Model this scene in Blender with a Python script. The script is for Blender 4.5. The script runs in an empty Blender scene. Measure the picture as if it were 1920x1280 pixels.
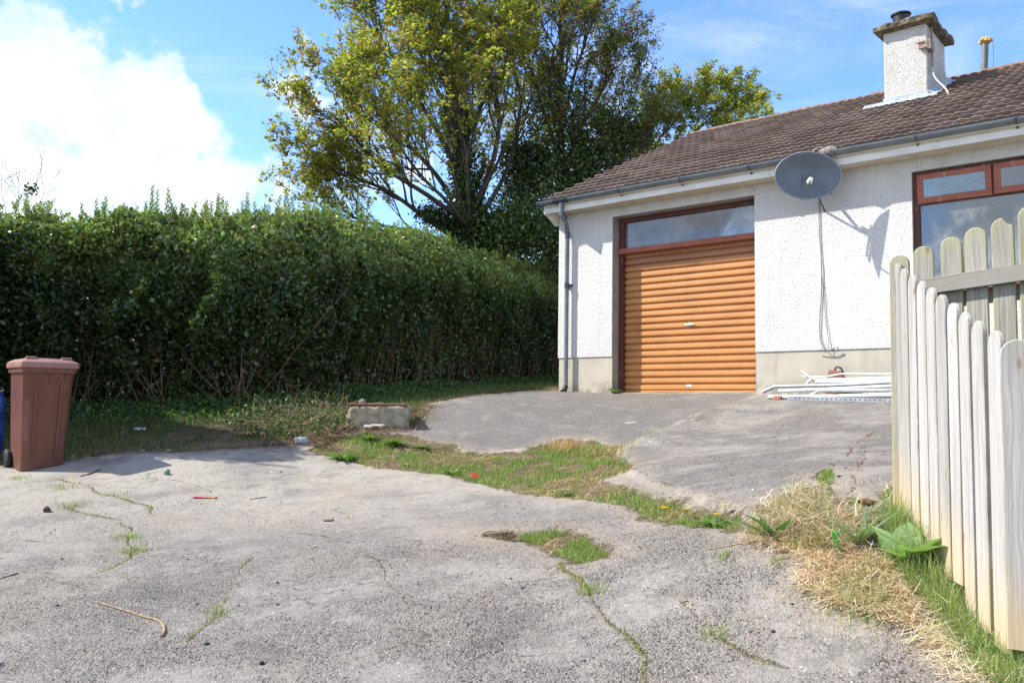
import bpy, bmesh, math, random
import numpy as np
from mathutils import Matrix, Vector
D = bpy.data; S = bpy.context.scene; COL = S.collection
RNG = np.random.default_rng(7); random.seed(7)
PI = math.pi

# ------------------------------------------------------------------ camera
EYE = 1.35
F, PITCH, ROLL = 1632.7, math.radians(4.2378), math.radians(0.7976)
def cam_rows():
    cp, sp = math.cos(PITCH), math.sin(PITCH)
    f = np.array([0, cp, sp]); u = np.array([0, -sp, cp]); rt = np.array([1.0, 0, 0])
    c, s = math.cos(ROLL), math.sin(ROLL)
    return np.array([c*rt + s*u, -s*rt + c*u, f])
R = cam_rows()
cd = D.cameras.new('camera'); cd.sensor_width = 36; cd.lens = 36*F/1920; cd.clip_start = .05; cd.clip_end = 6000
cam = D.objects.new('camera', cd); COL.objects.link(cam)
M = Matrix.Identity(4)
for i in range(3):
    M[i][0], M[i][1], M[i][2] = R[0][i], R[1][i], -R[2][i]
M[2][3] = EYE
cam.matrix_world = M; S.camera = cam

# ------------------------------------------------------------------ light
SUN_E, SUN_A = math.radians(44), math.radians(6)      # elevation, angle beyond the picture's left
to_sun = Vector((-math.cos(SUN_E)*math.cos(SUN_A), math.cos(SUN_E)*math.sin(SUN_A), math.sin(SUN_E)))
sl = D.lights.new('sun', 'SUN'); sl.energy = 4.5; sl.angle = math.radians(.53); sl.color = (1, .955, .88)
so = D.objects.new('sun', sl); COL.objects.link(so)
so.rotation_euler = (-to_sun).to_track_quat('-Z', 'Y').to_euler()
so.location = (-20, 5, 25)
S.view_settings.view_transform = 'Standard'; S.view_settings.look = 'None'
S.view_settings.exposure = 0.90; S.view_settings.gamma = 1
S.cycles.max_bounces = 8; S.cycles.diffuse_bounces = 4; S.cycles.transparent_max_bounces = 12
S.cycles.sample_clamp_indirect = 6

def ray(px, py):
    return R.T @ np.array([(px-960)/F, -(py-640)/F, 1.0])

W = D.worlds.new('World'); S.world = W; W.use_nodes = True
nt = W.node_tree; nt.nodes.clear()
class G:                                    # little node-graph helper
    def __init__(s, t): s.t = t
    def n(s, ty, **k):
        nd = s.t.nodes.new(ty)
        for a, v in k.items():
            if a == 'i':
                for kk, vv in v.items(): s.put(nd, kk, vv)
            else: setattr(nd, a, v)
        return nd
    def put(s, nd, k, v):
        if isinstance(v, bpy.types.NodeSocket): s.t.links.new(v, nd.inputs[k])
        else: nd.inputs[k].default_value = v
    def m(s, op, a, b=0.0, c=None, clamp=False):
        nd = s.t.nodes.new('ShaderNodeMath'); nd.operation = op; nd.use_clamp = clamp
        s.put(nd, 0, a); s.put(nd, 1, b)
        if c is not None: s.put(nd, 2, c)
        return nd.outputs[0]
    def vm(s, op, a, b=None):
        nd = s.t.nodes.new('ShaderNodeVectorMath'); nd.operation = op; s.put(nd, 0, a)
        if b is not None: s.put(nd, 3 if op == 'SCALE' else 1, b)
        return nd.outputs['Value'] if op in ('DOT_PRODUCT', 'LENGTH') else nd.outputs[0]
    def ss(s, v, a, b, o0=0.0, o1=1.0):
        nd = s.t.nodes.new('ShaderNodeMapRange'); nd.interpolation_type = 'SMOOTHSTEP'
        for k, x in zip((0, 1, 2, 3, 4), (v, a, b, o0, o1)): s.put(nd, k, x)
        return nd.outputs[0]
    def lin(s, v, a, b, o0=0.0, o1=1.0):
        nd = s.t.nodes.new('ShaderNodeMapRange')
        for k, x in zip((0, 1, 2, 3, 4), (v, a, b, o0, o1)): s.put(nd, k, x)
        return nd.outputs[0]
    def mix(s, f, a, b, bt='MIX'):
        nd = s.t.nodes.new('ShaderNodeMix'); nd.data_type = 'RGBA'; nd.blend_type = bt
        s.put(nd, 0, f)
        for k, v in ((6, a), (7, b)):
            if isinstance(v, (tuple, list)): v = tuple(v) + ((1.0,) if len(v) == 3 else ())
            s.put(nd, k, v)
        return nd.outputs[2]
    def noise(s, vec, scale, detail=4, rough=.5, dist=0.0, col=False):
        nd = s.t.nodes.new('ShaderNodeTexNoise'); s.put(nd, 'Vector', vec)
        nd.inputs['Scale'].default_value = scale; nd.inputs['Detail'].default_value = detail
        nd.inputs['Roughness'].default_value = rough; nd.inputs['Distortion'].default_value = dist
        return nd.outputs[1 if col else 0]
    def vor(s, vec, scale, feat='F1', out=0, rnd=1.0):
        nd = s.t.nodes.new('ShaderNodeTexVoronoi'); s.put(nd, 'Vector', vec); nd.feature = feat
        nd.inputs['Scale'].default_value = scale; nd.inputs['Randomness'].default_value = rnd
        return nd.outputs[out]
    def xyz(s, x=0.0, y=0.0, z=0.0):
        nd = s.t.nodes.new('ShaderNodeCombineXYZ')
        for k, v in enumerate((x, y, z)): s.put(nd, k, v)
        return nd.outputs[0]
    def sep(s, v):
        nd = s.t.nodes.new('ShaderNodeSeparateXYZ'); s.put(nd, 0, v); return nd.outputs
    def scale(s, v, x, y, z):
        return s.vm('MULTIPLY', v, s.xyz(x, y, z))
    def bump(s, h, strength=.5, dist=.01, nrm=None):
        nd = s.t.nodes.new('ShaderNodeBump'); s.put(nd, 'Height', h)
        nd.inputs['Strength'].default_value = strength; nd.inputs['Distance'].default_value = dist
        if nrm is not None: s.put(nd, 'Normal', nrm)
        return nd.outputs[0]

g = G(nt)
sky = g.n('ShaderNodeTexSky', sky_type='NISHITA'); sky.sun_disc = False
sky.sun_elevation = SUN_E; sky.sun_rotation = math.atan2(to_sun.x, to_sun.y)
sky.altitude = 1200; sky.air_density = 1.1; sky.dust_density = .25; sky.ozone_density = 3.5
dirv = g.n('ShaderNodeTexCoord').outputs['Generated']
dx, dy, dz = g.sep(dirv)
flat = g.vm('NORMALIZE', dirv)
warp = g.vm('ADD', flat, g.vm('SCALE', g.vm('SUBTRACT', g.noise(flat, 5.0, 5, .6, col=True), (.5, .5, .5)), .16))
# cumulus bank: soft lobes at fixed directions of the sky, broken up by noise
lobes = [((-150, 400), .26, 1.0), ((150, 370), .20, 1.0), ((380, 310), .17, 1.0), ((480, 240), .12, .9), ((590, 340), .13, .95), ((660, 250), .08, .6), ((350, 160), .09, .55), ((110, 190), .10, .6), ((50, 60), .08, .5), ((-60, 130), .10, .55),
         ((540, 430), .12, .7), ((250, 220), .12, .85), ((730, 430), .10, .85), ((-600, 300), .30, 1.0), ((760, 90), .10, .55)]
acc = None
for (px, py), rad, w in lobes:
    d = ray(px, py); d /= np.linalg.norm(d)
    dot = g.vm('DOT_PRODUCT', warp, tuple(d))
    v = g.lin(dot, math.cos(rad), math.cos(rad*.25), 0.0, w)
    acc = v if acc is None else g.m('MAXIMUM', acc, v)
n1 = g.noise(g.scale(warp, 1, 1, 1.5), 6.0, 9, .62)
n2 = g.noise(g.scale(warp, 1, 1, 2.2), 2.4, 6, .55)
front = g.ss(dy, -.1, .35)                    # the bank stands before the camera; scattered cumulus fills the rest of the sky
bank = g.m('MULTIPLY', front, g.ss(g.m('ADD', acc, g.m('MULTIPLY', g.m('SUBTRACT', n1, .5), 1.5)), .10, 1.25))
scatter = g.m('MULTIPLY', g.m('SUBTRACT', 1.0, front), g.ss(n2, .42, .60))
wisp = g.ss(g.noise(g.scale(flat, 1, 1, 3.5), 3.2, 8, .62, .8), .42, .78, 0.0, .60)
dens = g.m('MAXIMUM', g.m('MAXIMUM', bank, scatter), wisp)
shade = g.ss(g.noise(g.vm('ADD', warp, (.03, 0, -.05)), 9.0, 5, .5), .35, .7)
ccol = g.mix(shade, (4.3, 4.65, 5.1), (5.7, 5.8, 5.9))
hs = g.n('ShaderNodeHueSaturation', i={'Hue': .509, 'Saturation': 1.15, 'Value': 1.48, 'Color': sky.outputs[0]})
skyc = g.mix(dens, hs.outputs[0], ccol)
bg = g.n('ShaderNodeBackground', i={'Color': skyc, 'Strength': .125})
out = g.n('ShaderNodeOutputWorld'); nt.links.new(bg.outputs[0], out.inputs[0])

# ------------------------------------------------------------------ helpers
def vnoise(x, y, seed=0):
    x = np.asarray(x, float); y = np.asarray(y, float)
    xi = np.floor(x).astype(np.int64); yi = np.floor(y).astype(np.int64); xf = x-xi; yf = y-yi
    def h(a, b):
        n = (a*374761393 + b*668265263 + seed*1442695041) & 0xffffffff
        n = ((n ^ (n >> 13))*1274126177) & 0xffffffff
        return ((n ^ (n >> 16)) & 0xffff)/65535.0
    u = xf*xf*(3-2*xf); v = yf*yf*(3-2*yf)
    return (h(xi, yi)*(1-u)+h(xi+1, yi)*u)*(1-v)+(h(xi, yi+1)*(1-u)+h(xi+1, yi+1)*u)*v
def fbm(x, y, o=4, seed=0):
    s = 0; a = 1; t = 0
    for k in range(o):
        s = s+a*vnoise(x*2**k+17.3*k, y*2**k-9.1*k, seed+k); t += a; a *= .5
    return s/t - .5
def link(name, me, mat=None, parent=None, smooth=False):
    o = D.objects.new(name, me); COL.objects.link(o)
    if mat is not None: me.materials.append(mat)
    if parent is not None: o.parent = parent
    if smooth:
        me.polygons.foreach_set('use_smooth', np.ones(len(me.polygons), bool))
    return o
def tag(o, label=None, cat=None, group=None, kind=None):
    if label: o['label'] = label
    if cat: o['category'] = cat
    if group: o['group'] = group
    if kind: o['kind'] = kind
    return o
def empty(name, loc=(0, 0, 0), rz=0, label=None, cat=None, group=None):
    o = D.objects.new(name, None); COL.objects.link(o); o.location = loc; o.rotation_euler = (0, 0, rz)
    o.empty_display_size = .1
    return tag(o, label, cat, group)
def fast_mesh(name, V, quads=None, tris=None, col=None, mat=None, parent=None, smooth=False):
    me = D.meshes.new(name); V = np.asarray(V, np.float32)
    me.vertices.add(len(V)); me.vertices.foreach_set('co', V.ravel())
    L = []; st = []; n = 0
    if quads is not None and len(quads):
        q = np.asarray(quads, np.int32); L.append(q.ravel()); st.append(np.arange(len(q))*4); n = q.size
    if tris is not None and len(tris):
        t = np.asarray(tris, np.int32); L.append(t.ravel()); st.append(n+np.arange(len(t))*3)
    L = np.concatenate(L).astype(np.int32); st = np.concatenate(st).astype(np.int32)
    me.loops.add(len(L)); me.loops.foreach_set('vertex_index', L)
    me.polygons.add(len(st)); me.polygons.foreach_set('loop_start', st)
    me.update(calc_edges=True)
    if col is not None:
        a = me.attributes.new('Col', 'FLOAT_COLOR', 'POINT')
        c = np.ones((len(V), 4), np.float32); c[:, :3] = col; a.data.foreach_set('color', c.ravel())
    return link(name, me, mat, parent, smooth)
class MB:
    def __init__(s): s.v = []; s.f = []; s.c = []
    def add(s, vs, fs, c=None):
        b = len(s.v); s.v += [tuple(x) for x in vs]; s.f += [tuple(b+i for i in f) for f in fs]
        s.c += [c if c is not None else (1, 1, 1)]*len(vs); return s
    def box(s, x0, x1, y0, y1, z0, z1, M=None, c=None):
        vs = [(x, y, z) for z in (z0, z1) for y in (y0, y1) for x in (x0, x1)]
        if M is not None: vs = [M @ Vector(v) for v in vs]
        return s.add(vs, [(0, 2, 3, 1), (4, 5, 7, 6), (0, 1, 5, 4), (1, 3, 7, 5), (3, 2, 6, 7), (2, 0, 4, 6)], c)
    def hexa(s, vs, c=None):
        return s.add(vs, [(0, 2, 3, 1), (4, 5, 7, 6), (0, 1, 5, 4), (1, 3, 7, 5), (3, 2, 6, 7), (2, 0, 4, 6)], c)
    def prism(s, poly, y0, y1, axis='y', c=None):
        n = len(poly); mk = {'y': lambda a, b, t: (a, t, b), 'x': lambda a, b, t: (t, a, b), 'z': lambda a, b, t: (a, b, t)}[axis]
        vs = [mk(a, b, y0) for a, b in poly]+[mk(a, b, y1) for a, b in poly]
        fs = [tuple(range(n)), tuple(range(2*n-1, n-1, -1))]+[(i, i+n, (i+1) % n+n, (i+1) % n) for i in range(n)]
        return s.add(vs, fs, c)
    def tube(s, pts, r, n=8, cap=True, c=None):
        pts = [Vector(p) for p in pts]; k = len(pts); rs = r if hasattr(r, '__len__') else [r]*k
        up = Vector((0, 0, 1)); vs = []; fs = []; px = None
        for i, p in enumerate(pts):
            t = (pts[min(i+1, k-1)]-pts[max(i-1, 0)]).normalized()
            if px is None:
                a = up if abs(t.z) < .9 else Vector((1, 0, 0)); px = t.cross(a).normalized()
            else: px = (px-t*px.dot(t)).normalized()
            py = t.cross(px)
            for j in range(n):
                q = 2*PI*j/n; vs.append(p+(px*math.cos(q)+py*math.sin(q))*rs[i])
        for i in range(k-1):
            for j in range(n):
                a = i*n+j; b = i*n+(j+1) % n; fs.append((a, b, b+n, a+n))
        if cap: fs += [tuple(range(n-1, -1, -1)), tuple((k-1)*n+j for j in range(n))]
        return s.add(vs, fs, c)
    def lathe(s, prof, n=16, M=None, c=None):
        vs = []; fs = []
        for r, z in prof:
            for j in range(n):
                q = 2*PI*j/n; v = Vector((r*math.cos(q), r*math.sin(q), z)); vs.append(M @ v if M is not None else v)
        for i in range(len(prof)-1):
            for j in range(n):
                a = i*n+j; b = i*n+(j+1) % n; fs.append((a, b, b+n, a+n))
        fs += [tuple(range(n-1, -1, -1)), tuple((len(prof)-1)*n+j for j in range(n))]
        return s.add(vs, fs, c)
    def build(s, name, mat, parent=None, smooth=False, bevel=0, col=False):
        me = D.meshes.new(name); me.from_pydata(s.v, [], s.f)
        if col:
            a = me.attributes.new('Col', 'FLOAT_COLOR', 'POINT')
            a.data.foreach_set('color', np.array([tuple(c)+(1,) for c in s.c], np.float32).ravel())
        bm = bmesh.new(); bm.from_mesh(me); bmesh.ops.recalc_face_normals(bm, faces=bm.faces); bm.to_mesh(me); bm.free()
        o = link(name, me, mat, parent, smooth)
        if smooth:
            try: me.set_sharp_from_angle(angle=math.radians(40))
            except Exception: pass
        if bevel:
            b = o.modifiers.new('bevel', 'BEVEL'); b.width = bevel; b.segments = 2; b.limit_method = 'ANGLE'; b.angle_limit = math.radians(40)
        return o

# ------------------------------------------------------------------ materials
MATS = {}
def newmat(name):
    m = D.materials.new(name); m.use_nodes = True; t = m.node_tree; t.nodes.clear()
    return m, G(t)
def finish(m, g, col, rough=.6, nrm=None, metal=0.0, spec=.5, extra=None):
    p = g.n('ShaderNodeBsdfPrincipled'); g.put(p, 'Base Color', col if isinstance(col, bpy.types.NodeSocket) else tuple(col)+(1,))
    g.put(p, 'Roughness', rough); g.put(p, 'Metallic', metal); g.put(p, 'Specular IOR Level', spec)
    if nrm is not None: g.put(p, 'Normal', nrm)
    o = g.n('ShaderNodeOutputMaterial'); g.t.links.new(p.outputs[0] if extra is None else extra(p), o.inputs[0]); return m
def obco(g): return g.n('ShaderNodeTexCoord').outputs['Object']
def pos(g): return g.n('ShaderNodeNewGeometry').outputs['Position']
def attr(g, n, o='Fac'): return g.n('ShaderNodeAttribute', attribute_name=n).outputs[o]
def simple(name, c1, c2=None, rough=.5, scale=6, spec=.5, metal=0.0, bump=0.0, bscale=60, bdist=.004):
    m, g = newmat(name); co = obco(g); c2 = c2 or tuple(x*.8 for x in c1)
    col = g.mix(g.ss(g.noise(co, scale, 6, .6), .35, .65), c1, c2)
    nr = g.bump(g.noise(co, bscale, 4, .6), bump, bdist) if bump else None
    return finish(m, g, col, rough, nr, metal, spec)
def leafmat(name, rough=.45, trans=.35, spec=.4, tint=(1.25, 1.5, .55)):
    m, g = newmat(name); c = attr(g, 'Col', 'Color')
    p = g.n('ShaderNodeBsdfPrincipled', i={'Base Color': c, 'Roughness': rough, 'Specular IOR Level': spec})
    tr = g.n('ShaderNodeBsdfTranslucent', i={'Color': g.mix(1.0, c, tint, 'MULTIPLY')})
    mx = g.n('ShaderNodeMixShader', i={0: trans}); g.t.links.new(p.outputs[0], mx.inputs[1]); g.t.links.new(tr.outputs[0], mx.inputs[2])
    o = g.n('ShaderNodeOutputMaterial'); g.t.links.new(mx.outputs[0], o.inputs[0]); return m

M_HEDGE = leafmat('hedge_leaf', .27, .25, .7, (1.25, 1.4, .6))
M_TREE = leafmat('young_leaf', .5, .45, .3, (1.2, 1.25, .6))
M_IVY = leafmat('ivy_leaf', .35, .15, .5)
M_GRASS = leafmat('grass_blade', .5, .35, .3)
M_WEED = leafmat('weed_leaf', .45, .3, .4)
M_STRAW = leafmat('straw', .7, .25, .2, (1, .95, .8))
M_PETAL = leafmat('petal', .6, .3, .2, (1, 1, .6))
def bark(name, c1, c2, sc=14):
    m, g = newmat(name); co = pos(g)
    n = g.noise(g.scale(co, 1, 1, .35), sc, 6, .65)
    return finish(m, g, g.mix(g.ss(n, .3, .7), c1, c2), .85, g.bump(n, .6, .02), spec=.2)
M_BARK = bark('bark', (.105, .092, .078), (.045, .039, .033))
M_TWIG = bark('hedge_stem', (.24, .165, .11), (.13, .085, .055), 30)
M_STICK = bark('dead_stick', (.42, .30, .19), (.24, .16, .10), 40)

def pebbledash(k=1.0):
    m, g = newmat('pebbledash_render'); co = obco(g)
    v = g.vor(co, 85, 'SMOOTH_F1'); n = g.noise(co, 60, 5, .75); big = g.noise(co, 1.1, 5, .6)
    h = g.m('ADD', g.m('MULTIPLY', v, -1.1), g.m('MULTIPLY', n, 1.4))
    pits = g.ss(g.noise(co, 42, 2, .7), .57, .64)
    col = g.mix(g.ss(big, .3, .7), (.73*k, .72*k, .70*k), (.66*k, .65*k, .63*k))
    x, y, z = g.sep(co)
    green = g.m('MULTIPLY', g.ss(z, 2.25, 2.95), g.ss(g.noise(g.scale(co, 1, 1, .5), 5, 5, .7), .35, .7))  # patchy beige tone, stronger towards the wall top
    col = g.mix(g.m('MULTIPLY', green, .6), col, (.48, .44, .35))
    foot = g.m('MULTIPLY', g.ss(z, .75, .45), g.ss(g.noise(g.scale(co, 1, 1, .3), 7, 4, .6), .4, .7))
    col = g.mix(g.m('MULTIPLY', foot, .3), col, (.5, .47, .40))
    streak = g.m('MULTIPLY', g.ss(g.noise(g.scale(co, 9, 9, .35), 1.0, 4, .6), .58, .72), .26)
    col = g.mix(streak, col, (.45, .43, .38))
    col = g.mix(g.m('MULTIPLY', pits, .6), col, (.36, .32, .26)); col = g.mix(g.m('MULTIPLY', g.ss(n, .56, .7), .3), col, (.45, .42, .37))
    return finish(m, g, col, .9, g.bump(h, .8, .011), spec=.2)
M_DASH = pebbledash(); M_DASHC = pebbledash(.88)
def cement(name, c1, c2, sc=2.0):
    m, g = newmat(name); co = obco(g)
    n = g.noise(co, sc, 6, .65); st = g.noise(g.scale(co, 6, 6, .8), 1.0, 4, .6); f = g.noise(co, 90, 3, .6)
    col = g.mix(g.ss(n, .35, .65), c1, c2); col = g.mix(g.ss(st, .52, .75, 0, .45), col, tuple(x*.62 for x in c1))
    x, y, z = g.sep(co)
    col = g.mix(g.m('MULTIPLY', g.ss(z, .22, -.02), g.ss(g.noise(co, 6, 4, .6), .35, .6, 0, .6)), col, (.15, .14, .09))
    return finish(m, g, col, .88, g.bump(g.m('ADD', n, g.m('MULTIPLY', f, .3)), .35, .01), spec=.2)
M_PLINTH = cement('plinth_cement', (.50, .455, .37), (.43, .39, .32))
M_REVEAL = cement('reveal_cement', (.36, .32, .27), (.28, .25, .21), 3)
M_BLOCKWORK = cement('old_concrete', (.44, .375, .28), (.24, .21, .16), 9)
def timber(name, c1, c2, flake):
    m, g = newmat(name); co = obco(g)
    n = g.noise(g.scale(co, 3, 3, 3), 3, 6, .7); gr = g.noise(g.scale(co, 2, 30, 30), 1.5, 4, .6)
    col = g.mix(g.ss(gr, .3, .7), c1, c2); col = g.mix(g.ss(n, .56, .68, 0, .55), col, flake)
    return finish(m, g, col, .55, g.bump(gr, .3, .004), spec=.35)
M_WOODRED = timber('faded_red_brown_timber', (.13, .038, .03), (.085, .026, .022), (.34, .19, .15))
M_WOODLT = timber('sunlit_red_timber', (.38, .125, .075), (.27, .085, .05), (.55, .36, .28))  # lit copy of the frame timber, sun on bar and casements painted in
def fascia():
    m, g = newmat('peeling_white_paint'); co = obco(g)
    e = g.noise(g.scale(co, 1, 4, 4), 7, 6, .75, .6); d = g.noise(co, 3, 5, .6)
    col = g.mix(g.ss(d, .35, .7), (.80, .79, .76), (.66, .65, .61)); col = g.mix(g.ss(e, .625, .665), col, (.36, .33, .28))
    return finish(m, g, col, .6, g.bump(e, .4, .006))
M_FASCIA = fascia()
M_SOFFIT = simple('soffit_paint', (.62, .55, .42), (.52, .45, .33), .7, 4)
M_PLASTIC = simple('grey_gutter_plastic', (.16, .19, .215), (.12, .14, .16), .33, 5, .5)
M_PLASTIC_D = simple('dark_grey_plastic', (.085, .10, .12), (.05, .06, .075), .35, 5, .5)
def rooftile():
    m, g = newmat('concrete_roof_tile'); co = obco(g)
    c = attr(g, 'Col', 'Color'); n = g.noise(co, 40, 5, .7); b = g.noise(co, 1.3, 5, .6)
    col = g.mix(g.ss(n, .3, .75, 0, .5), c, (.13, .10, .085))
    lich = g.ss(g.noise(co, 11, 5, .7), .62, .72, 0, .5); col = g.mix(lich, col, (.24, .20, .17))
    col = g.mix(g.ss(b, .5, .75, 0, .35), col, (.13, .085, .07))
    return finish(m, g, col, .85, g.bump(n, .5, .006), spec=.25)
M_TILE = rooftile()
M_RIDGE = simple('ridge_tile_clay', (.26, .16, .115), (.17, .11, .09), .85, 7, .2, bump=.5, bscale=50)
def rollerdoor():
    m, g = newmat('orange_brown_painted_steel'); co = obco(g)
    n = g.noise(g.scale(co, 1, 1, 3), 1.6, 6, .6); s = g.noise(co, 25, 4, .7)
    col = g.mix(g.ss(n, .35, .65), (.56, .25, .080), (.47, .205, .062))
    dirt = g.ss(g.noise(g.scale(co, 5, 1, .6), 1.4, 5, .7), .5, .75, 0, .3)
    col = g.mix(dirt, col, (.36, .17, .08)); col = g.mix(g.ss(s, .70, .74, 0, .7), col, (.72, .55, .42))
    x, y, z = g.sep(co); col = g.mix(g.ss(z, 1.82, 1.95, 0, .55), col, (.22, .085, .05))  # dark top band: shadow under the transom bar painted into the colour
    return finish(m, g, col, g.lin(n, .3, .7, .36, .5), g.bump(g.noise(co, 60, 3, .5), .06, .003), spec=.45)
M_ROLLER = rollerdoor()
def glassmat(name, base=(.03, .035, .04), ior=2.1):
    m, g = newmat(name); co = obco(g)
    fr = g.n('ShaderNodeFresnel', i={'IOR': ior}).outputs[0]
    dirt = g.ss(g.noise(g.scale(co, 1, 1, 1), 2.2, 6, .65), .38, .68, 0, .55)
    gl = g.n('ShaderNodeBsdfGlossy', i={'Color': (.9, .95, 1, 1), 'Roughness': .03, 'Normal': g.bump(g.noise(co, 1.4, 2), .05, .02)})
    tr = g.n('ShaderNodeBsdfTransparent', i={'Color': (.75, .8, .82, 1)})
    df = g.n('ShaderNodeBsdfDiffuse', i={'Color': (.40, .42, .44, 1)})
    a = g.n('ShaderNodeMixShader', i={0: fr}); g.t.links.new(tr.outputs[0], a.inputs[1]); g.t.links.new(gl.outputs[0], a.inputs[2])
    b = g.n('ShaderNodeMixShader', i={0: dirt}); g.t.links.new(a.outputs[0], b.inputs[1]); g.t.links.new(df.outputs[0], b.inputs[2])
    o = g.n('ShaderNodeOutputMaterial'); g.t.links.new(b.outputs[0], o.inputs[0]); return m
M_GLASS = glassmat('window_glass')
M_DARK = simple('interior_dark', (.055, .055, .055), None, .9)
M_LEAD = simple('grey_lead_flashing', (.42, .47, .50), (.30, .34, .37), .5, 7, .5, bump=.3, bscale=20)
M_MOSSSTONE = simple('mossy_concrete_cap', (.20, .165, .12), (.085, .075, .045), .95, 14, .2, bump=1, bscale=22, bdist=.03)
M_RUST = simple('rusty_steel', (.22, .09, .05), (.12, .05, .035), .85, 18, .3, bump=.4)
M_CABLE = simple('white_cable', (.62, .60, .55), (.45, .42, .38), .6, 20)
M_DCABLE = simple('dark_cable', (.10, .09, .085), (.2, .18, .16), .6, 20)
M_DISH = simple('grey_dish_paint', (.135, .155, .19), (.11, .125, .15), .38, 3)
M_METAL = simple('galvanised_tube', (.50, .51, .53), (.36, .37, .39), .38, 12, .5, metal=.6)
M_WHITEPAINT = simple('chipped_white_tube', (.80, .80, .79), (.66, .65, .62), .4, 10)
M_BLACK = simple('black_rubber', (.02, .02, .022), None, .5)

def fencewood(name, c1, c2, algae=.5, knots=.045):
    m, g = newmat(name); co = obco(g); at = attr(g, 'Col', 'Color'); r, gg, b = g.sep(at)   # r: along width 0..1, g: random, b: height 0..1
    off = g.vm('ADD', co, g.xyz(0.0, 0.0, g.m('MULTIPLY', gg, 37.0)))
    P = g.xyz(g.m('ADD', r, g.m('MULTIPLY', gg, 19.0)), g.m('MULTIPLY', g.sep(off)[2], 1.0), gg)
    wv = g.noise(g.scale(P, 2.0, 3.0, 5), 1.0, 3, .5)
    kd = g.vor(g.scale(P, .9, 3.1, 3), 1.0)
    grain = g.noise(g.xyz(g.m('ADD', g.m('MULTIPLY', r, 13.0), g.m('MULTIPLY', wv, 7.0)), g.m('MULTIPLY', g.sep(off)[2], 1.2), g.m('MULTIPLY', gg, 9.0)), 1.0, 4, .6)
    fine = g.noise(g.xyz(g.m('MULTIPLY', r, 60.0), g.m('MULTIPLY', g.sep(off)[2], 5.0), gg), 1.0, 3, .6)
    col = g.mix(g.ss(grain, .35, .66), c1, c2); col = g.mix(g.ss(fine, .48, .7, 0, .5), col, tuple(x*.6 for x in c1)); col = g.mix(g.ss(g.noise(g.scale(P, 1.5, 1.2, 3), 1.0, 3, .5), .5, .7, 0, .5), col, tuple(x*.72 for x in c1))
    col = g.mix(1.0, col, g.xyz(g.m('ADD', .80, g.m('MULTIPLY', gg, .32)), g.m('ADD', .79, g.m('MULTIPLY', gg, .31)), g.m('ADD', .76, g.m('MULTIPLY', gg, .31))), 'MULTIPLY')
    edge = g.m('ABSOLUTE', g.m('SUBTRACT', r, .5))
    al = g.m('MULTIPLY', g.ss(edge, .30, .5), g.ss(g.noise(g.scale(P, 3, 2, 3), 1.0, 4, .6), .35, .6))
    top = g.m('MULTIPLY', g.ss(b, .93, 1.0), g.ss(g.noise(co, 30, 4, .6), .3, .6))
    al = g.m('MULTIPLY', g.m('MAXIMUM', al, top), algae)
    col = g.mix(al, col, (.34, .33, .18))
    foot = g.m('MULTIPLY', g.ss(b, .34, .02), g.ss(g.noise(g.scale(P, 2, 1.5, 3), 1.0, 3, .6), .2, .6, .45, 1))
    col = g.mix(g.m('MULTIPLY', foot, .8), col, (.50, .37, .20))
    kn = g.ss(kd, knots*2.0, knots*1.1); col = g.mix(g.m('MULTIPLY', kn, .75), col, (.10, .075, .05))
    ring = g.m('MULTIPLY', g.ss(kd, knots*4.5, knots*2), .35); col = g.mix(ring, col, (.36, .30, .22))
    return finish(m, g, col, .8, g.bump(g.m('ADD', grain, g.m('MULTIPLY', fine, .6)), .35, .003), spec=.2)
M_FENCE = fencewood('bleached_fence_wood', (.33, .315, .31), (.47, .46, .46), .3, .045)
M_FENCEB = fencewood('grey_fence_wood', (.30, .285, .25), (.46, .44, .40), .85, .075)

# ------------------------------------------------------------------ ground height
HZ = 1.575                     # garage floor level
ANCH = np.array([(0, 0, -1.36), (-2.2, 0, -1.34), (2.5, 0, -1.2), (-2.1, 3.6, -1.11), (0, 3.4, -1.07), (1.5, 3.3, -.93), (1.75, 2.95, -.83), (1.85, 3.72, -.65),
    (1.9, 4.3, -.45), (1.3, 4.85, -.62), (1.1, 8.6, -.45), (2.7, 6.5, -.31), (4.25, 10.2, .10), (1.9, 10.4, -.12), (3.24, 11.54, .205), (1.5, 12.9, .21),
    (.72, 13.67, .25), (-.3, 8.8, -.54), (-2.15, 8.8, -.50), (-3.48, 8.6, -.515), (-4.6, 8.1, -.67), (-.85, 11.6, .10), (-1.58, 9.9, -.25), (-1.0, 10.2, -.22), (0, 10.3, -.13),
    (-6.6, 11.4, -.13), (-4.2, 11.5, -.12), (-3.4, 10, -.34), (-5.2, 10, -.36), (-2.9, 12.4, -.02), (-2.2, 14.2, .15), (-.8, 17.5, .33), (1.2, 21, .6), (-.6, 13.6, .2), (.4, 15.2, .33), (3.0, 3.5, -.6), (4.5, 6.5, -.25), (-6, 14, .1), (-6.5, 6.5, -.85), (-7, 9, -.45),
    (-5, 4, -1.1), (3, 19, .5), (7, 9, .0)])
def tps_fit(A):
    P = A[:, :2]; d = np.linalg.norm(P[:, None]-P[None], axis=2); K = np.where(d > 0, d*d*np.log(d+1e-9), 0) + np.eye(len(A))*.12
    n = len(A); Q = np.c_[np.ones(n), P]; Mx = np.zeros((n+3, n+3)); Mx[:n, :n] = K; Mx[:n, n:] = Q; Mx[n:, :n] = Q.T
    return np.linalg.solve(Mx, np.r_[A[:, 2], 0, 0, 0])
TW = tps_fit(ANCH)
def sm(x, a, b):
    t = np.clip((x-a)/(b-a), 0, 1); return t*t*(3-2*t)
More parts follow.
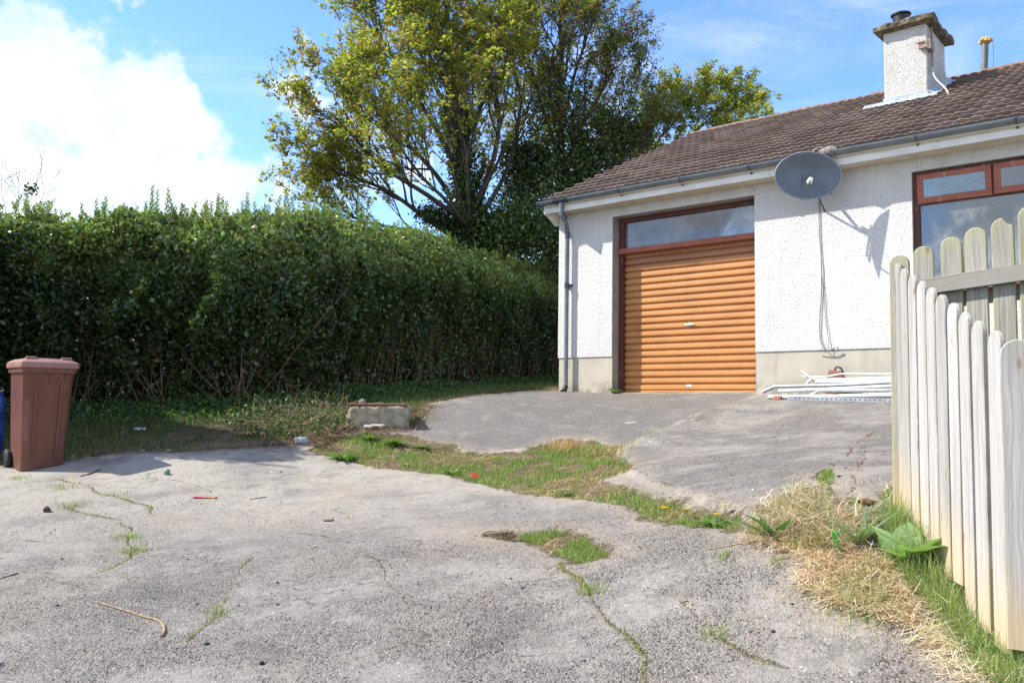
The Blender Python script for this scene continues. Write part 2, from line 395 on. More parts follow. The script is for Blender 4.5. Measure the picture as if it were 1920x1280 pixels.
def g0(x, y):
    x = np.asarray(x, float); y = np.asarray(y, float); sh = np.broadcast(x, y).shape
    cx = np.clip(x, -8, 7.5).ravel()+0*y.ravel(); cy = np.clip(y, -1, 22).ravel()+0*x.ravel(); res = np.zeros(cx.size)
    for i0 in range(0, cx.size, 20000):
        a = cx[i0:i0+20000]; b = cy[i0:i0+20000]
        d2 = (a[:, None]-ANCH[:, 0])**2+(b[:, None]-ANCH[:, 1])**2
        res[i0:i0+20000] = (.5*d2*np.log(d2+1e-12)) @ TW[:-3] + TW[-3]+TW[-2]*a+TW[-1]*b
    return res.reshape(sh)+EYE
def gp(px, py, hf=g0):          # where the line of sight through a photo point meets the ground
    d = ray(px, py); d = d/d[1]; t = np.geomspace(1.2, 40, 500)
    z = EYE+d[2]*t; h = hf(d[0]*t, t); k = np.argmax(z < h)
    a, b = t[k-1], t[k]
    for _ in range(12):
        m = .5*(a+b)
        if EYE+d[2]*m < hf(np.array(d[0]*m), np.array(m)): b = m
        else: a = m
    return (d[0]*b, b)
def P2(L): return np.array([gp(*q) for q in L])
Z_STRIP = P2([(575, 843), (596, 833), (640, 812), (700, 812), (760, 814), (792, 823), (854, 836), (900, 850), (960, 848), (1012, 836), (1054, 823), (1105, 822), (1160, 838), (1160, 856), (1190, 880),
              (1120, 903), (1180, 915), (1210, 925), (1292, 945), (1340, 958), (1400, 966), (1390, 992), (1300, 986), (1208, 973), (1175, 948), (1083, 936), (1000, 927), (896, 907), (833, 890), (767, 882), (708, 877), (667, 869), (604, 852)])
Z_PATCH = P2([(905, 1003), (950, 996), (985, 998), (1045, 987), (1095, 1000), (1125, 1018), (1155, 1035), (1120, 1050), (1085, 1055), (1040, 1040), (990, 1016), (930, 1010)])
Z_SPOT = P2([(1530, 908), (1550, 890), (1566, 900), (1560, 915), (1545, 922)])
Z_BANK = np.vstack([P2([(1395, 990), (1440, 952), (1500, 925), (1545, 920), (1590, 935), (1640, 965), (1660, 935)]), [(2.0, 4.7), (4.5, 5.4), (6, 2.4), (3, -.5), (1.4, 1.2)],
                    P2([(1850, 1278), (1790, 1215), (1700, 1175), (1640, 1140), (1560, 1130), (1500, 1100), (1530, 1060), (1470, 1030), (1400, 1012)])])
Z_VERGE = np.vstack([[(-30, 5), (-7, 7.2)], [gp(-60, 872), gp(60, 868), gp(150, 858), gp(230, 846), gp(330, 846), gp(430, 840), gp(500, 834), gp(596, 829), gp(650, 802), gp(700, 806), gp(765, 796), gp(785, 775), gp(800, 756), gp(850, 747), gp(920, 737), gp(985, 731)],
                     [(.55, 13.75), (.72, 13.72), (3, 17), (40, 60), (-60, 60)]])
FAR_R = np.array([(4.6, 5.4), (2.0, 4.72), (2.1, 4.5), (3, 2), (5, -1), (60, -2), (60, 30), (9, 8.5)])
ZONES = [Z_STRIP, Z_PATCH, Z_SPOT, Z_BANK, Z_VERGE]
def seg_d(x, y, a, b):
    dx, dy = b[0]-a[0], b[1]-a[1]; t = np.clip(((x-a[0])*dx+(y-a[1])*dy)/(dx*dx+dy*dy+1e-12), 0, 1)
    return np.hypot(x-a[0]-t*dx, y-a[1]-t*dy)
def poly_sd(x, y, P):           # positive inside
    d = np.full(x.shape, 1e9); ins = np.zeros(x.shape, bool); n = len(P)
    for i in range(n):
        a, b = P[i], P[(i+1) % n]; d = np.minimum(d, seg_d(x, y, a, b))
        c = (a[1] > y) != (b[1] > y)
        with np.errstate(divide='ignore', invalid='ignore'):
            ins ^= c & (x < (b[0]-a[0])*(y-a[1])/(b[1]-a[1]+1e-15)+a[0])
    return np.where(ins, d, -d)
CRACKS = [  # photo polylines, width in m, greenness
    ([(100, 895), (160, 910), (190, 926), (235, 936), (283, 950), (288, 968)], .016, .7), ([(130, 950), (160, 935), (190, 926)], .012, .6),
    ([(130, 952), (160, 962), (230, 975), (245, 990), (240, 1010), (252, 1030), (240, 1048), (205, 1066), (165, 1080)], .018, .9), ([(230, 975), (262, 972), (290, 970)], .01, .4),
    ([(1392, 752), (1345, 765), (1300, 780), (1270, 795), (1240, 808), (1200, 822), (1168, 842), (1160, 858)], .035, .6),
    ([(1050, 1052), (1080, 1078), (1100, 1100), (1112, 1128), (1140, 1165), (1180, 1192), (1210, 1225), (1212, 1300)], .02, .85),
    ([(1270, 1120), (1300, 1150), (1330, 1182), (1400, 1225), (1475, 1250)], .014, .8),
    ([(590, 925), (615, 940), (650, 965), (660, 988)], .010, .3), ([(350, 1200), (400, 1160), (405, 1140), (430, 1098), (452, 1062), (470, 1045)], .010, .5),
    ([(1330, 908), (1360, 902), (1400, 897), (1440, 890), (1480, 888)], .022, .15), ([(1640, 815), (1600, 840), (1580, 870), (1560, 890)], .030, .2), ([(1615, 840), (1618, 870), (1600, 905), (1585, 925)], .03, .1),
    ([(1160, 870), (1200, 890), (1215, 905), (1260, 918)], .018, .2), ([(690, 1040), (715, 1060), (735, 1100), (760, 1130)], .008, .1), ([(930, 840), (980, 836), (1012, 836)], .02, .5),
    ([(230, 905), (330, 900), (380, 915), (390, 928)], .008, .05), ([(560, 900), (700, 912), (760, 910)], .006, .05), ([(1100, 760), (1180, 752), (1260, 740)], .006, .05),
    ([(460, 1010), (560, 1000), (640, 1010), (720, 990), (830, 985)], .006, .0), ([(900, 1130), (960, 1090), (1040, 1080)], .006, .0), ([(640, 1240), (760, 1200), (880, 1190)], .006, 0),
    ([(20, 1010), (120, 1020), (200, 1010)], .006, 0), ([(1480, 790), (1560, 800), (1650, 795)], .006, 0), ([(900, 760), (1000, 755), (1100, 740)], .006, .1)]
CR = []
for L, w, gr in CRACKS:
    P = P2([(min(max(a, -200), 2000), b) for a, b in L]); Q = [P[0]]
    for a, b in zip(P[:-1], P[1:]):
        n = max(1, int(np.hypot(*(b-a))/.12))
        for k in range(1, n+1):
            p = a+(b-a)*k/n
            if k < n: p = p+RNG.normal(0, .018, 2)
            Q.append(p)
    CR.append((np.array(Q), w, gr))
JOINT = CR[4][0]
RSLAB = np.vstack([JOINT, P2([(1160, 870), (1200, 905), (1300, 940), (1400, 968), (1440, 950)]), [(1.9, 4.9), (5, 5.5), (7, 9)], [(3.3, 11.4)]])
APRON = np.vstack([P2([(985, 731), (900, 738), (850, 747), (800, 756), (785, 780), (700, 812), (792, 823), (900, 850), (1012, 836), (1105, 822), (1165, 842)]), JOINT[::-1], [(3.3, 11.6), (.7, 13.8)]])
def h_rest(x, y, fine=True):
    z = 0.0
    rs = poly_sd(x, y, RSLAB); z = z+.035*sm(rs, -.03, .06)*sm(y, 11.6, 10.4)
    near = sm(np.hypot(x, y), 40, 16)
    so_ = np.maximum.reduce([poly_sd(x, y, Z) for Z in ZONES])
    z = z+near*(.05*fbm(x*.9, y*.9, 3, 5)*sm(so_, 0, .3)*2 + .012*fbm(x*2.3, y*2.3, 4, 9) + .02*fbm(x*.6, y*.6, 2, 3))
    z = z-.02*sm(so_, .0, .05)*sm(so_, .4, .1)
    return z, so_
def ground(x, y):
    x = np.asarray(x, float); y = np.asarray(y, float)
    return g0(x, y)+h_rest(x, y)[0]
def gz(x, y): return float(ground(np.array([float(x)]), np.array([float(y)]))[0])
def gpt(px, py, dz=0.0):
    x, y = gp(px, py); return Vector((x, y, gz(x, y)+dz))

th = np.concatenate([np.radians(np.arange(-180, -42, 3.0)), np.radians(np.arange(-42, 41, .2)), np.radians(np.arange(41, 180, 3.0))])
rr = np.concatenate([[.3, .7, 1.2, 1.7], np.geomspace(2.1, 17, 520), np.geomspace(17.3, 60, 60), np.geomspace(64, 4000, 40)])
TH, RR = np.meshgrid(th, rr); GX = (np.sin(TH)*RR); GY = (np.cos(TH)*RR)
B0 = g0(GX, GY); B1, SO = h_rest(GX, GY); far = sm(RR, 25, 60)
GZ = (B0+B1)*(1-far)+(EYE+.3)*far
GZ = GZ.copy()
CRD = np.full(GX.shape, 1.0); CRG = np.zeros(GX.shape)
near = RR < 18
for Q, w, gr in CR:
    m = near & (GX > Q[:, 0].min()-.3) & (GX < Q[:, 0].max()+.3) & (GY > Q[:, 1].min()-.3) & (GY < Q[:, 1].max()+.3)
    d = np.full(m.sum(), 9.0); xs, ys = GX[m], GY[m]
    for a, b in zip(Q[:-1], Q[1:]): d = np.minimum(d, seg_d(xs, ys, a, b))
    d = d-w*(2.0*(fbm(xs*4, ys*4, 3, 31)+.5)-(.72 if w in (.016, .018, .035) else .95)); dd = CRD[m]; up = d < dd; dd[up] = d[up]; CRD[m] = dd
    gg = CRG[m]; gg[up] = gr; CRG[m] = gg
GZ -= .012*sm(CRD, .012, -.012)*(1-far)
nth = len(th); nr = len(rr)
idx = np.arange(nr*nth).reshape(nr, nth); nx = np.roll(idx, -1, axis=1)
quads = np.stack([idx[:-1], nx[:-1], nx[1:], idx[1:]], axis=-1).reshape(-1, 4)
quads = quads[:, ::-1]
V = np.stack([GX, GY, GZ], -1).reshape(-1, 3)
V = np.vstack([V, [0, 0, float(g0(np.array(0.), np.array(0.)))]]); cidx = len(V)-1
fan = np.stack([np.full(nth, cidx), nx[0], idx[0]], -1)
SOn = SO.ravel()
qs = SOn[quads].mean(1); qr = RR.ravel()[quads].mean(1)
isf = poly_sd(GX, GY, FAR_R).ravel()[quads].mean(1) > 0
soilq = (qs > .07) | (qr > 24) | (isf & (qs > -5) & (qr > 7) & False)
def ground_material():
    m, g = newmat('ground_surface'); co = pos(g); x, y, z = g.sep(co); P = g.xyz(x, y, 0.0)
    so_ = attr(g, 'soil'); cr = attr(g, 'crack'); cg = attr(g, 'moss'); rs = attr(g, 'rough_slab'); ap = attr(g, 'apron')
    # --- worn concrete
    big = g.noise(P, .55, 5, .6, .4); mid = g.noise(P, 2.6, 9, .75, .3); mid2 = g.noise(g.vm('ADD', P, (5, 3, 0)), 1.3, 9, .76)
    PW = g.vm('ADD', P, g.vm('SCALE', g.vm('SUBTRACT', g.noise(P, 45, 3, .6, col=True), (.5, .5, .5)), .018)); v1 = g.vor(PW, 105); v1c = g.vor(PW, 105, out=1); v2 = g.vor(PW, 46); v2c = g.vor(PW, 46, out=1)
    fine = g.noise(P, 120, 3, .7)
    sep1 = g.sep(v1c)[0]; sep2 = g.sep(v2c)[0]
    worn = g.ss(g.m('ADD', g.m('MULTIPLY', g.m('SUBTRACT', mid2, .5), 1.6), g.m('MULTIPLY', g.m('SUBTRACT', y, 6.3), -.17)), -.25, .35)  # exposed aggregate strongest close by
    worn = g.m('MAXIMUM', worn, g.m('MULTIPLY', rs, .9))
    base = g.mix(g.ss(big, .32, .68), (.275, .257, .238), (.215, .203, .191))
    base = g.mix(g.ss(mid, .40, .60), base, (.195, .182, .170)); warm = g.ss(g.noise(g.vm('ADD', P, (7, 7, 3)), 1.0, 5, .65), .45, .66, 0, .6); base = g.mix(warm, base, (.35, .295, .235))
    pale = g.m('MULTIPLY', g.ss(g.m('ADD', g.m('MULTIPLY', x, -.4), y), 5.2, 8.0), g.ss(mid2, .33, .58)); base = g.mix(g.m('MULTIPLY', pale, g.m('SUBTRACT', .75, g.m('MULTIPLY', rs, .45))), base, (.43, .40, .35))
    base = g.mix(g.m('MULTIPLY', ap, g.ss(mid, .3, .55, .55, .95)), base, (.165, .156, .148))
    stone = g.mix(sep1, (.125, .118, .112), (.37, .345, .32)); stone = g.mix(g.ss(sep2, .55, .95), stone, (.36, .31, .28))
    col = g.mix(g.m('MULTIPLY', worn, .60), base, stone); col = g.mix(g.m('MULTIPLY', rs, .30), col, (.17, .162, .155))
    sp1 = g.noise(P, 62, 3, .8); sp2 = g.noise(g.vm('ADD', P, (4, 4, 4)), 20, 5, .8); sp3 = g.noise(g.vm('ADD', P, (1, 6, 4)), 26, 4, .8); pit = g.m('MULTIPLY', g.ss(sp1, .56, .66), g.m('ADD', worn, .25)); col = g.mix(g.m('MULTIPLY', pit, .60), col, (.085, .08, .08)); col = g.mix(g.m('MULTIPLY', g.ss(sp1, .42, .34), .40), col, (.50, .47, .43)); col = g.mix(g.m('MULTIPLY', g.ss(sp2, .55, .64), g.m('ADD', .25, g.m('MULTIPLY', worn, .35))), col, (.105, .098, .092)); col = g.mix(g.ss(sp3, .60, .68, 0, .35), col, (.50, .47, .43))
    patch = g.ss(g.noise(g.vm('ADD', P, (1, 9, 2)), 1.6, 9, .78), .40, .58); pv = g.vor(PW, 58); pc = g.sep(g.vor(PW, 58, out=1)); pd = g.m('MULTIPLY', g.m('MULTIPLY', g.ss(pc[1], .55, .62), g.ss(pv, .40, .24)), g.m('MULTIPLY', patch, g.m('ADD', worn, .15))); col = g.mix(g.m('MULTIPLY', pd, .9), col, (.06, .057, .055)); col = g.mix(g.m('MULTIPLY', g.m('SUBTRACT', 1.0, patch), g.m('MULTIPLY', worn, .35)), col, (.37, .35, .32)); dk = g.m('MULTIPLY', g.ss(sep2, .86, .90), g.ss(v2, .42, .28)); col = g.mix(g.m('MULTIPLY', dk, .5), col, (.12, .115, .11))
    lt = g.m('MULTIPLY', g.ss(sep2, .10, .06), g.ss(v2, .36, .22)); col = g.mix(g.m('MULTIPLY', lt, .6), col, (.62, .60, .56))
    rust = g.m('MULTIPLY', g.ss(g.noise(P, 1.15, 4, .6), .60, .73), g.ss(g.noise(P, 9, 4, .7), .4, .65)); col = g.mix(g.m('MULTIPLY', rust, .40), col, (.42, .28, .19))
    stain = g.ss(g.noise(g.vm('ADD', P, (9, 1, 0)), 1.3, 9, .78), .53, .62, 0, .40); col = g.mix(stain, col, (.13, .124, .118))
    blotch = g.ss(g.noise(g.vm('ADD', P, (2, 7, 0)), 3.1, 4, .5), .705, .73, 0, .6); col = g.mix(blotch, col, (.52, .50, .47))
    # hairline cracks
    wv = g.vm('ADD', P, g.vm('SCALE', g.vm('SUBTRACT', g.noise(P, 2.4, 4, .6, col=True), (.5, .5, .5)), .5))
    hc = g.vor(wv, .8, 'DISTANCE_TO_EDGE'); hair = g.m('MULTIPLY', g.ss(hc, .008, .002), g.ss(g.noise(P, 1.7, 3, .5), .50, .60))
    col = g.mix(g.m('MULTIPLY', hair, .65), col, (.10, .09, .08))
    # cracks
    nn = g.noise(P, 26, 4, .7); cm = g.ss(g.m('ADD', cr, g.m('MULTIPLY', g.m('SUBTRACT', nn, .5), .035)), .010, -.004)
    halo = g.m('MULTIPLY', g.ss(cr, .07, .0), g.ss(nn, .4, .7, 0, .5)); 
    cc = g.mix(g.m('MULTIPLY', cg, g.ss(g.noise(P, 14, 4, .6), .36, .6)), (.17, .13, .095), (.22, .21, .09))
    col = g.mix(halo, col, (.30, .25, .18)); col = g.mix(cm, col, cc)
    # --- soil, thatch, moss
    s1 = g.noise(P, 5.5, 6, .7); s2 = g.noise(P, 60, 5, .75); s3 = g.noise(P, 2.2, 5, .6)
    soil = g.mix(g.ss(s1, .35, .62), (.26, .19, .12), (.16, .115, .075)); soil = g.mix(g.ss(s2, .48, .66, 0, .8), soil, (.46, .36, .23))
    mossy = g.ss(s3, .42, .62); soil = g.mix(g.m('MULTIPLY', mossy, .65), soil, (.11, .13, .035))
    deep = g.ss(so_, .5, 1.2); soil = g.mix(g.m('MULTIPLY', deep, .7), soil, (.07, .065, .035))
    e = g.m('ADD', so_, g.m('MULTIPLY', g.m('SUBTRACT', g.noise(P, 5.5, 7, .75), .5), .50))
    sm_ = g.ss(e, -.02, .03); dust = g.m('MULTIPLY', g.ss(e, -.28, .0), g.ss(g.noise(P, 30, 4, .7), .40, .62, 0, .75))
    col = g.mix(dust, col, (.36, .29, .205)); col = g.mix(sm_, col, soil)
    col = g.mix(1.0, col, (1.01, .985, .945), 'MULTIPLY')
    h = g.m('ADD', g.m('MULTIPLY', g.m('MULTIPLY', v1, -.9), g.m('ADD', g.m('MULTIPLY', worn, patch), .12)), g.m('MULTIPLY', fine, .6)); h = g.m('SUBTRACT', h, g.m('MULTIPLY', pd, 1.1))
    h = g.m('ADD', h, g.m('MULTIPLY', mid, 1.6)); h = g.m('ADD', h, g.m('MULTIPLY', g.noise(P, 16, 4, .7), .95))
    h = g.m('SUBTRACT', h, g.m('MULTIPLY', cm, 1.2)); h = g.m('ADD', h, g.m('MULTIPLY', sm_, g.m('MULTIPLY', s2, 2.0)))
    return finish(m, g, col, .9, g.bump(h, 1.0, .014), spec=.22)
M_GROUND = ground_material()
rsl = sm(poly_sd(GX, GY, RSLAB), -.02, .1); apr = sm(poly_sd(GX, GY, APRON), -.03, .08)
def ground_obj(name, Q, tri=None):
    used = np.unique(np.concatenate([Q.ravel()]+([tri.ravel()] if tri is not None else []))); mp = np.full(len(V), -1); mp[used] = np.arange(len(used))
    o = fast_mesh(name, V[used], mp[Q], mp[tri] if tri is not None else None, None, M_GROUND, None, True)
    for nm, A, dv in (('soil', SO, -1), ('crack', CRD, 1), ('moss', CRG, 0), ('rough_slab', rsl, 0), ('apron', apr, 0)):
        a = o.data.attributes.new(nm, 'FLOAT', 'POINT'); a.data.foreach_set('value', np.r_[A.ravel(), dv][used].astype(np.float32))
    return tag(o, kind='structure')
ground_obj('ground', quads[soilq])
ground_obj('driveway', quads[~soilq], fan)

# ------------------------------------------------------------------ house
TH0 = math.radians(49.7257)
AX, AY = 3.235, 11.543
H_RZ = -(PI/2-TH0)
house = empty('bungalow', (AX, AY, HZ), H_RZ, 'white pebble dashed bungalow with brown tiled roof and orange garage door', 'bungalow')
XL, XR, DEP = -3.29, 9.0, 8.8      # local: x along the wall to the right, y inwards, z up
def hw(x, y, z):                    # house-local to world
    c, s = math.cos(H_RZ), math.sin(H_RZ); return Vector((AX+c*x-s*y, AY+s*x+c*y, HZ+z))
PL = .536; TOPW = 2.86; T = .28
wl = MB()
def wbox(x0, x1, z0, z1, y0=0, y1=T): wl.box(x0, x1, y0, y1, z0, z1)
wbox(XL, -2.28, PL, TOPW); wbox(-2.28, 0, 2.65, TOPW); wbox(0, 1.995, PL, TOPW); wbox(1.995, 4.45, 2.636, TOPW); wbox(1.995, 4.45, PL, 1.25); wbox(4.45, XR, PL, TOPW)
wl.box(XL, XL+T, T, DEP, PL, TOPW); wl.box(XR-T, XR, T, DEP, PL, TOPW); wl.box(XL+T, XR-T, DEP-T, DEP, PL, TOPW)
PIT = math.radians(25.5); TP = math.tan(PIT); EY, EZ = -.34, 2.93        # tile eave line
RY = 4.4; RZ = EZ+(RY-EY)*TP
def rz_(y): return EZ+(y-EY)*TP if y <= RY else RZ-(y-RY)*TP
for xa, xb in ((XL, XL+T), (XR-T, XR)):
    wl.prism([(0, TOPW), (DEP, TOPW), (DEP, rz_(DEP)-.10), (RY, RZ-.10), (0, rz_(0)-.10)], xa, xb, 'x')
wl.build('wall', M_DASH, house)
pl = MB(); q = .014
pl.box(XL+q, -2.28, q, T, -.9, PL); pl.box(0, XR-q, q, T, -.9, PL); pl.box(XL+q, XL+T, T, DEP-q, -.9, PL); pl.box(XR-T, XR-q, T, DEP-q, -.9, PL); pl.box(XL+T, XR-T, DEP-T, DEP-q, -.9, PL)
pl.box(-2.28, 0, .03, 1.2, -.9, -.004)
pl.build('plinth', M_PLINTH, house)
# plastered reveal linings stand 2 mm proud of the cut wall ends
rv = MB(); rv.box(-2.281, -2.277, .012, .279, 0, 2.645); rv.box(-2.277, -.003, .012, .27, 2.644, 2.648); rv.box(-.003, .001, .012, .279, 0, 2.645); rv.build('reveal_plaster', M_REVEAL, house); rv = MB()
rv.box(1.994, 1.998, .012, .11, 1.25, 2.632); rv.box(1.998, 4.447, .012, .11, 2.630, 2.634)
rv.build('reveal_plaster', M_REVEAL, house)
inn = MB(); inn.box(XL+T, XR-T, T+.001, DEP-T, -.05, .0); inn.box(.1, .2, T, DEP-T, 0, 2.8); inn.box(XL+T, XR-T, T, DEP-T, 2.72, 2.76)
inn.build('interior_floor_and_ceiling', M_DARK, house)
# roof slopes: every tile a raised, slightly tilted piece of the slope's mesh
def tile_slope(sign):
    gauge, tw = .315, .30; L = (RY-EY)/math.cos(PIT); ncr = int(L/gauge)+1; x0 = XL-.06; x1 = XR+.06
    prof = np.array([(0, .0), (.10, .030), (.22, .036), (.34, .028), (.44, .004), (.50, .0), (.60, .030), (.72, .036), (.84, .028), (.94, .004)])
    V, Q, C = [], [], []
    for c in range(ncr):
        s0 = c*gauge; s1 = min(s0+gauge+.02, L+.02); shift = (c % 2)*tw*.5
        xs = x0-shift; k = 0
        while xs < x1:
            r = random.random(); base = np.array([.225, .168, .145])*(.6+.6*r); base = base*np.array([1, 1+.05*(random.random()-.5), 1+.12*(random.random()-.5)])
            lift = random.uniform(0, .006); jit = random.uniform(-.006, .006)
            pp = [(xs+a*tw, h) for a, h in prof]+[(xs+tw, .0)]
            pp = [(min(max(x, x0), x1), h) for x, h in pp]
            if pp[-1][0]-pp[0][0] > .02:
                b = len(V); n = len(pp)
                for (x, h) in pp:
                    for (s, zz) in ((s0+jit+.04, .0), (s0+jit, .066+lift+h*.7), (s1, .010+h*.5)):
                        y = EY+s*math.cos(PIT)-zz*math.sin(PIT); z = EZ+s*math.sin(PIT)+zz*math.cos(PIT)
                        if sign < 0: y = 2*RY-y
                        V.append((x, y, z)); C.append(base)
                for i in range(n-1):
                    for j in range(2):
                        f = (b+i*3+j, b+i*3+j+1, b+(i+1)*3+j+1, b+(i+1)*3+j); Q.append(f if sign < 0 else f[::-1])
            xs += tw
    return V, Q, C
roof = None
for sg in (1, -1):
    V_, Q_, C_ = tile_slope(sg)
    o = fast_mesh('roof', V_, Q_, None, np.array(C_), M_TILE, house)
    if sg == 1: roof = o
dk = MB()    # roof deck under the tiles
for s in (1, -1):
    ys = lambda y: y if s > 0 else 2*RY-y
    P = [(ys(EY+.03), EZ-.05), (ys(EY+.03), EZ-.01), (ys(RY), RZ-.02), (ys(RY), RZ-.06)]
    dk.prism(P, XL-.03, XR+.03, 'x')
dk.build('roof_deck', M_SOFFIT, roof)
rd = MB(); k = 0; xx = XL-.07
while xx < XR:
    ln = .44; w = .125+random.uniform(-.004, .004); dzz = random.uniform(-.008, .008); xs_ = (xx, xx+ln+.0)
    pr = [(math.cos(a)*w, math.sin(a)*w*.78) for a in np.linspace(PI, 0, 9)]; pi_ = [(math.cos(a)*(w-.02), math.sin(a)*(w-.02)*.78-.004) for a in np.linspace(0, PI, 9)]
    rd.prism([(RY+a, RZ+b-.012+dzz) for a, b in pr+pi_], xx+.005, xx+ln-.005, 'x'); xx += ln
rd.build('ridge_tiles', M_RIDGE, roof)
FY = -.27
fb = MB(); fb.box(XL-.10, XR+.1, FY, FY+.024, 2.79, 2.955); fb.build('fascia', M_FASCIA, house, bevel=.003)
sf = MB(); sf.box(XL-.06, XR+.06, FY+.024, -.002, 2.795, 2.807); sf.build('soffit', M_SOFFIT, house)
# sloped box end under the verge
be = MB(); be.prism([(FY+.026, 2.80), (FY+.026, 2.95), (-.002, 3.06), (.10, 3.10), (.10, 2.66), (.02, 2.64)], XL-.10, XL-.015, 'x'); be.build('eave_box_end', M_FASCIA, house)
for s in (1, -1):
    vb_ = MB(); ys = lambda y: y if s > 0 else 2*RY-y
    vb_.prism([(ys(.105), rz_(.105)-.22), (ys(.105), rz_(.105)-.055), (ys(RY), RZ-.055), (ys(RY), RZ-.22)], XL-.055, XL-.015, 'x'); vb_.build('bargeboard', M_FASCIA, house)
# gutter: half round channel
gy, gzv, gr_ = FY-.062, 2.965, .058
def gut(x0, x1, r, name, mat, parent):
    b = MB(); A = np.linspace(PI, 2*PI, 11); outp = [(gy+math.cos(a)*r, gzv+math.sin(a)*r*1.02) for a in A]; inp = [(gy+math.cos(a)*(r-.004), gzv+math.sin(a)*(r-.004)*1.02) for a in A[::-1]]
    b.prism(outp+inp, x0, x1, 'x'); return b.build(name, mat, parent, smooth=True)
gutter = gut(-3.46, XR+.12, gr_, 'gutter', M_PLASTIC, house)
for xb in (-3.43, -1.93, -.93, .09, 1.1, 2.15, 3.17, 4.2, 5.2, 6.2, 7.2, 8.2):
    b = MB(); A = np.linspace(PI*.98, 2*PI*1.0, 9)
    b.prism([(gy+math.cos(a)*.066, gzv+math.sin(a)*.066) for a in A]+[(gy+math.cos(a)*.059, gzv+math.sin(a)*.059) for a in A[::-1]], xb-.012, xb+.012, 'x')
    b.box(xb-.012, xb+.012, FY-.012, FY-.001, 2.86, 2.95); b.build('gutter_bracket', M_PLASTIC_D, gutter)
un = gut(-3.13, -2.87, .066, 'gutter_outlet', M_PLASTIC_D, gutter)
b = MB(); b.tube([(-3.0, gy, 2.93), (-3.0, gy, 2.83)], .036, 12); b.build('outlet_spout', M_PLASTIC, un, smooth=True)
# cement and grit clump on the gutter joint above the dish
b = MB(); b.tube([(1.02, gy, 2.955), (1.09, gy-.005, 2.95), (1.17, gy, 2.965), (1.24, gy, 2.955)], [.05, .074, .07, .055], 9); b.build('gutter_joint_patch', simple('grimy_joint_sealant', (.10, .105, .11), (.24, .22, .18), .8, 30, bump=.8, bscale=40, bdist=.01), gutter, smooth=True)
dp = MB(); PX = -3.075
dp.tube([(-3.0, gy, 2.84), (-3.0, gy+.005, 2.72), (-3.03, -.16, 2.63), (PX, -.075, 2.52), (PX, -.07, 2.44), (PX-.005, -.07, .10), (PX+.0, -.09, .035)], .033, 14)
dpo = dp.build('downpipe', M_PLASTIC, house, smooth=True)
for z0_, z1_, r_ in ((2.40, 2.50, .040), (1.62, 1.70, .040)):
    b = MB(); b.tube([(PX, -.07, z0_), (PX, -.07, z1_)], r_, 14); b.build('pipe_collar', M_PLASTIC_D, dpo, smooth=True)
b = MB(); b.tube([(-3.0, gy+.002, 2.75), (-3.015, -.20, 2.675)], .040, 12); b.build('pipe_collar', M_PLASTIC_D, dpo, smooth=True)
b = MB(); b.box(PX-.05, PX+.07, -.035, -.002, 1.65, 1.68); b.build('pipe_clip', M_PLASTIC_D, dpo)
b = MB(); b.tube([(PX, -.075, .10), (PX-.004, -.10, .03), (PX-.01, -.15, .0)], .04, 12); b.build('pipe_shoe', M_BLACK, dpo, smooth=True)

# garage door frame, transom window and roller shutter
gf = MB(); FD = .175
gf.box(-2.276, -2.205, FD, FD+.13, 0, 2.10); gfo = gf.build('garage_door_frame', M_WOODRED, house, bevel=.003)
gf = MB(); gf.box(-.075, -.004, FD, FD+.13, 0, 2.10); gf.build('frame_post', M_WOODRED, gfo, bevel=.003)
tb = MB(); tb.box(-2.276, -.004, FD-.035, FD+.10, 2.10, 2.175); tb.build('transom_bar', M_WOODLT, gfo, bevel=.003)
tw_ = MB(); tw_.box(-2.276, -.004, FD, FD+.09, 2.575, 2.643); tw_.box(-2.276, -2.19, FD, FD+.09, 2.175, 2.575); tw_.box(-.072, -.004, FD, FD+.09, 2.175, 2.575)
two = tw_.build('transom_window_frame', M_WOODRED, house, bevel=.003)
b = MB(); b.box(-2.19, -.072, FD+.04, FD+.046, 2.175, 2.575); b.build('pane', M_GLASS, two)
RP = .0995; nrib = 21; prof = []
zz = 0.0; y0 = FD+.100
for i in range(nrib):
    for a, h in ((0, .006), (.10, .004), (.15, -.018), (.24, -.026), (.66, -.028), (.80, -.024), (.86, .002), (.93, .006)): prof.append((y0+h, i*RP+.03+a*RP))
prof.append((y0, nrib*RP+.03))
Vr = []; Qr = []
for x in np.linspace(-2.204, -.076, 9):
    for (y, z) in prof: Vr.append((x, y+.002*math.sin(x*3+z*2), min(z, 2.12)))
n = len(prof)
for i in range(8):
    for j in range(n-1): Qr.append((i*n+j, (i+1)*n+j, (i+1)*n+j+1, i*n+j+1))
rdn = fast_mesh('garage_door', Vr, Qr, None, None, M_ROLLER, house, True)
rdn.data.set_sharp_from_angle(angle=math.radians(30))
b = MB(); b.box(-2.204, -.076, y0-.024, y0+.01, .004, .032); b.build('bottom_rail', M_ROLLER, rdn, bevel=.004)
b = MB(); b.lathe([(.012, 0), (.034, .004), (.034, .010), (.014, .014)], 16, Matrix.Translation((-1.10, y0-.028, .975)) @ Matrix.Rotation(PI/2, 4, 'X'))
b.tube([(-1.17, y0-.050, .975), (-1.03, y0-.050, .975)], .012, 8); b.tube([(-1.10, y0-.03, .975), (-1.10, y0-.052, .975)], .012, 8)
b.build('handle', M_METAL, rdn, smooth=True)
b = MB(); b.box(-1.165, -1.075, y0-.031, y0-.0285, .085, .118); b.build('sticker', simple('white_sticker', (.75, .74, .72)), rdn)

